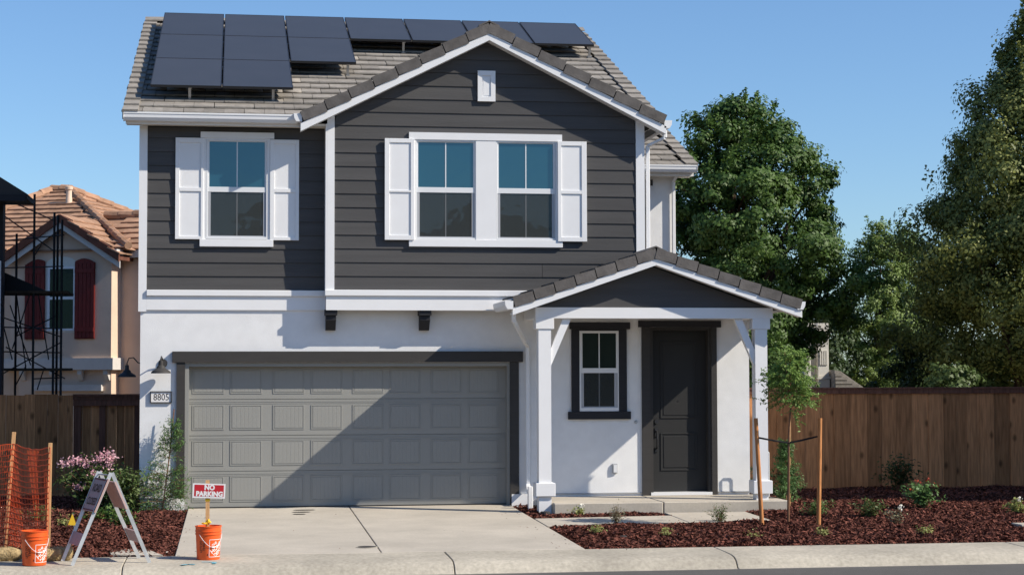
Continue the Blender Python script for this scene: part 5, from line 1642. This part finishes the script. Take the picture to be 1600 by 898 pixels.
def outline(txt, wd, ht, cu_, cv):
    text_obj('lettering', txt, M['print'], t, wd, ht, lambda u, v: sp(u + cu_, v + cv, .0026), bold=0.055)
outline('NO', 0.118, 0.064, 0.006, 0.040)
outline('PARKING', 0.305, 0.062, 0.006, -0.034)
m = MB(lambda u, w_, v: sp(u, v, -w_))
m.build('lettering', M['print'], t) if False else None
# yellow tape on the post, debris on the bucket top
MB().box(x - .033, x + .022, y - .018, y + .014, .548, .576).build('tape', M['yellow'], t)
m = MB()
m.tube([(x - .07, y - .05, .30), (x - .04, y - .06, .295), (x - .01, y - .05, .30)], [.01, .012, .006], 6)
m.tube([(x - .02, y - .03, .29), (x + .005, y - .035, .32), (x + .03, y - .03, .30)], [.024, .026, .016], 7)
m.tube([(x + .0, y - .03, .32), (x + .015, y - .03, .345)], [.018, .008], 6)
m.build('tape', M['yellow'], t)

# A-frame barricade
t = thing('a_frame_sign', (-0.75, -6.6, -0.12), 'folding metal A-frame barricade sign with weathered panels standing on the kerb', 'sign')
na, nb_ = Vector((-0.697, -6.76, 0.90)), Vector((-0.865, -6.33, 0.895))
l1, l2, l3, l4 = Vector((-1.11, -6.85, -.126)), Vector((-1.255, -6.42, -.118)), Vector((-0.40, -6.28, -.116)), Vector((-0.262, -6.72, -.124))
def leg(p, q, m_='alu'):
    MB().bar(p, q, 0.040, 0.008, (0, 1, 0)).bar(p + Vector((0, .012, 0)), q + Vector((0, .012, 0)), 0.008, 0.030, (0, 1, 0)).build('leg', M[m_], t)
leg(l1, na); leg(l4, na + Vector((.012, 0, 0))); leg(l2, nb_); leg(l3, nb_ + Vector((.012, 0, 0)))
MB().tube([na + Vector((0, .0, -.03)), nb_ + Vector((0, 0, -.03))], .008, 8).build('hinge_bar', M['metal'], t)
def frame_panel(pa_, pb, qa, qb, k0, k1, name, m_, th_=.010, over=0.0):
    """panel between leg a (pa_->qa) and leg b (pb->qb) from k0 to k1 up the legs"""
    A_, B2 = pa_.lerp(qa, k0), pb.lerp(qb, k0); A2, B3 = pa_.lerp(qa, k1), pb.lerp(qb, k1)
    n = (B2 - A_).cross(A2 - A_).normalized()
    e = (B2 - A_).normalized() * over
    vs = [A_ - e, B2 + e, B3 + e, A2 - e]
    return [v + n * th_ for v in vs] + [v - n * th_ for v in vs], n
def add_panel(*a, label=None, **k):
    vs, n = frame_panel(*a, **k)
    return MB().add(vs, [(0, 1, 2, 3), (7, 6, 5, 4), (0, 4, 5, 1), (1, 5, 6, 2), (2, 6, 7, 3), (3, 7, 4, 0)]).build(a[6], M[a[7]], t, label=label), vs, n
pnl, vs, n = add_panel(l1, l2, na, nb_, 0.57, 0.93, 'sign_panel', 'signpink', over=.02, label='left sign panel with faded lettering')
add_panel(l4, l3, na, nb_, 0.60, 0.90, 'sign_panel', 'signpink', over=.01, label='right sign panel')
add_panel(l1, l2, na, nb_, 0.20, 0.335, 'lower_board', 'signpink')
add_panel(l4, l3, na, nb_, 0.22, 0.355, 'lower_board', 'signpink')
# maroon edge and faded words on the outer (left) face
out = vs[:4] if (sum((v.x for v in vs[:4])) < sum((v.x for v in vs[4:]))) else vs[4:]
nn = n if out is vs[:4] or out == vs[:4] else -n
o0, o1, o2, o3 = out
cenp = (o0 + o1 + o2 + o3) / 4
ux_ = (o0 - o1).normalized(); uz_ = ((o3 + o2) / 2 - (o0 + o1) / 2).normalized()
wp_, hp_ = (o0 - o1).length, ((o3 + o2) / 2 - (o0 + o1) / 2).length
for a, b in (((-.5, .46), (.5, .46)), ((-.5, -.46), (.5, -.46)), ((-.47, -.5), (-.47, .5)), ((.47, -.5), (.47, .5))):
    P_ = cenp + ux_ * a[0] * wp_ + uz_ * a[1] * hp_ + nn * .002; Q_ = cenp + ux_ * b[0] * wp_ + uz_ * b[1] * hp_ + nn * .002
    MB().bar(P_, Q_, .014, .003, tuple(nn)).build('panel_edge', M['redwood'], pnl)
def pw(u, v, cv):
    return cenp + ux_ * u + uz_ * (v + cv) + nn * .0035
text_obj('lettering', 'ROAD', M['bark'], pnl, wp_ * .62, hp_ * .24, lambda u, v: pw(u, v, hp_ * .20), bold=0.01)
text_obj('lettering', 'CLOSED', M['bark'], pnl, wp_ * .70, hp_ * .22, lambda u, v: pw(u, v, -hp_ * .20), bold=0.01)

# orange safety mesh on lath stakes
t = thing('safety_fence', (-1.9, -5.2, -.1), 'orange plastic mesh fence on raw wooden stakes at the left edge', 'fence')
S1b, S1t = Vector((-2.05, -5.13, -.10)), Vector((-1.955, -5.13, 1.32))
S2b, S2t = Vector((-1.50, -5.55, -.12)), Vector((-1.485, -5.55, 1.20))
S0b, S0t = Vector((-3.0, -4.7, -.1)), Vector((-2.95, -4.7, 1.25))
for p, q in ((S1b, S1t), (S2b, S2t), (S0b, S0t)):
    MB().bar(p, q, .042, .035, (0, 1, 0)).build('stake', M['lath'], t)
m = MB()
def meshpt(a, b, ta, tb2, u, v):
    p = a.lerp(ta, v); q = b.lerp(tb2, v)
    r_ = p.lerp(q, u)
    return r_ + Vector((0, -.03 + .02 * math.sin(u * 9 + v * 4), -0.035 * math.sin(math.pi * u) * (0.4 + v) + .006 * math.sin(u * 25 + v * 30)))
for (a, b, ta, tb2, L) in ((S1b, S2b + Vector((0, 0, .0)), S1t - Vector((0, 0, .14)), S2t - Vector((0, 0, .05)), .70), (S0b, S1b, S0t - Vector((0, 0, .05)), S1t - Vector((0, 0, .14)), 1.0)):
    NU, NV = int(L / .026), 19
    for j in range(NV + 1):
        v = j / NV
        pts = [meshpt(a, b, ta, tb2, i / 10, v) for i in range(11)]
        for p, q in zip(pts[:-1], pts[1:]): m.bar(p, q, .005, .0125, (0, 0, 1))
    for i in range(NU + 1):
        u = i / NU
        pts = [meshpt(a, b, ta, tb2, u, k / 6) for k in range(7)]
        for p, q in zip(pts[:-1], pts[1:]): m.bar(p, q, .0042, .003, (0, 1, 0))
m.build('mesh', M['mesh'], t, kind='stuff')
# straw wattle
def wattle(x0, x1, y0, y1, lab, seed):
    r = np.random.default_rng(seed)
    m = MB(); pts, rr = [], []
    for i in range(14):
        k = i / 13
        xx, yy = x0 + (x1 - x0) * k, y0 + (y1 - y0) * k
        pts.append((xx, yy, -.122 + .075 + .006 * math.sin(i * 1.7))); rr.append((.082 + .008 * math.sin(i * 2.3)) * (0.72 if i in (0, 13) else 1))
    m.tube(pts, rr, 14)
    P_, N_ = [], []
    for i in range(900):
        k = r.uniform(0.02, .98); a = r.uniform(0, 2 * np.pi); j = int(k * 13)
        nrm = np.array([r.normal() * .15, math.cos(a), math.sin(a)])
        c_ = np.array(pts[j]) + (np.array(pts[min(j + 1, 13)]) - np.array(pts[j])) * (k * 13 - j)
        P_.append(c_ + nrm * (rr[j] * r.uniform(.97, 1.12))); N_.append(nrm + r.normal(size=3) * .35)
    V_, F_ = leaf_quads(np.array(P_), np.array(N_), 0.06, 0.10, seed)
    m.add(V_.tolist(), F_.tolist())
    o = m.build('straw_roll', M['straw'], smooth=True)
    tag(o, lab, 'straw roll', 'straw rolls along the kerb')
wattle(-3.4, -1.72, -6.22, -6.28, 'long straw roll along the kerb behind the left bucket', 1)
wattle(-1.66, -1.16, -6.42, -6.30, 'short straw roll end between the left bucket and the A-frame sign', 2)
# marker flag
t = thing('marker_flag', (-1.42, -2.9, hz(-1.42, -2.9)), 'small yellow marker flag in the mulch behind the mesh fence', 'flag')
g0 = hz(-1.42, -2.9)
MB().tube([(-1.42, -2.9, g0), (-1.44, -2.9, g0 + .22)], .004, 5).build('wire', M['metal'], t)
MB().add([(-1.445, -2.9, g0 + .22), (-1.39, -2.93, g0 + .06), (-1.50, -2.92, g0 + .07)], [(0, 1, 2)]).add([(-1.445, -2.9, g0 + .22), (-1.39, -2.925, g0 + .06), (-1.50, -2.915, g0 + .07)], [(0, 1, 2)]).build('flag', M['yellow'], t)
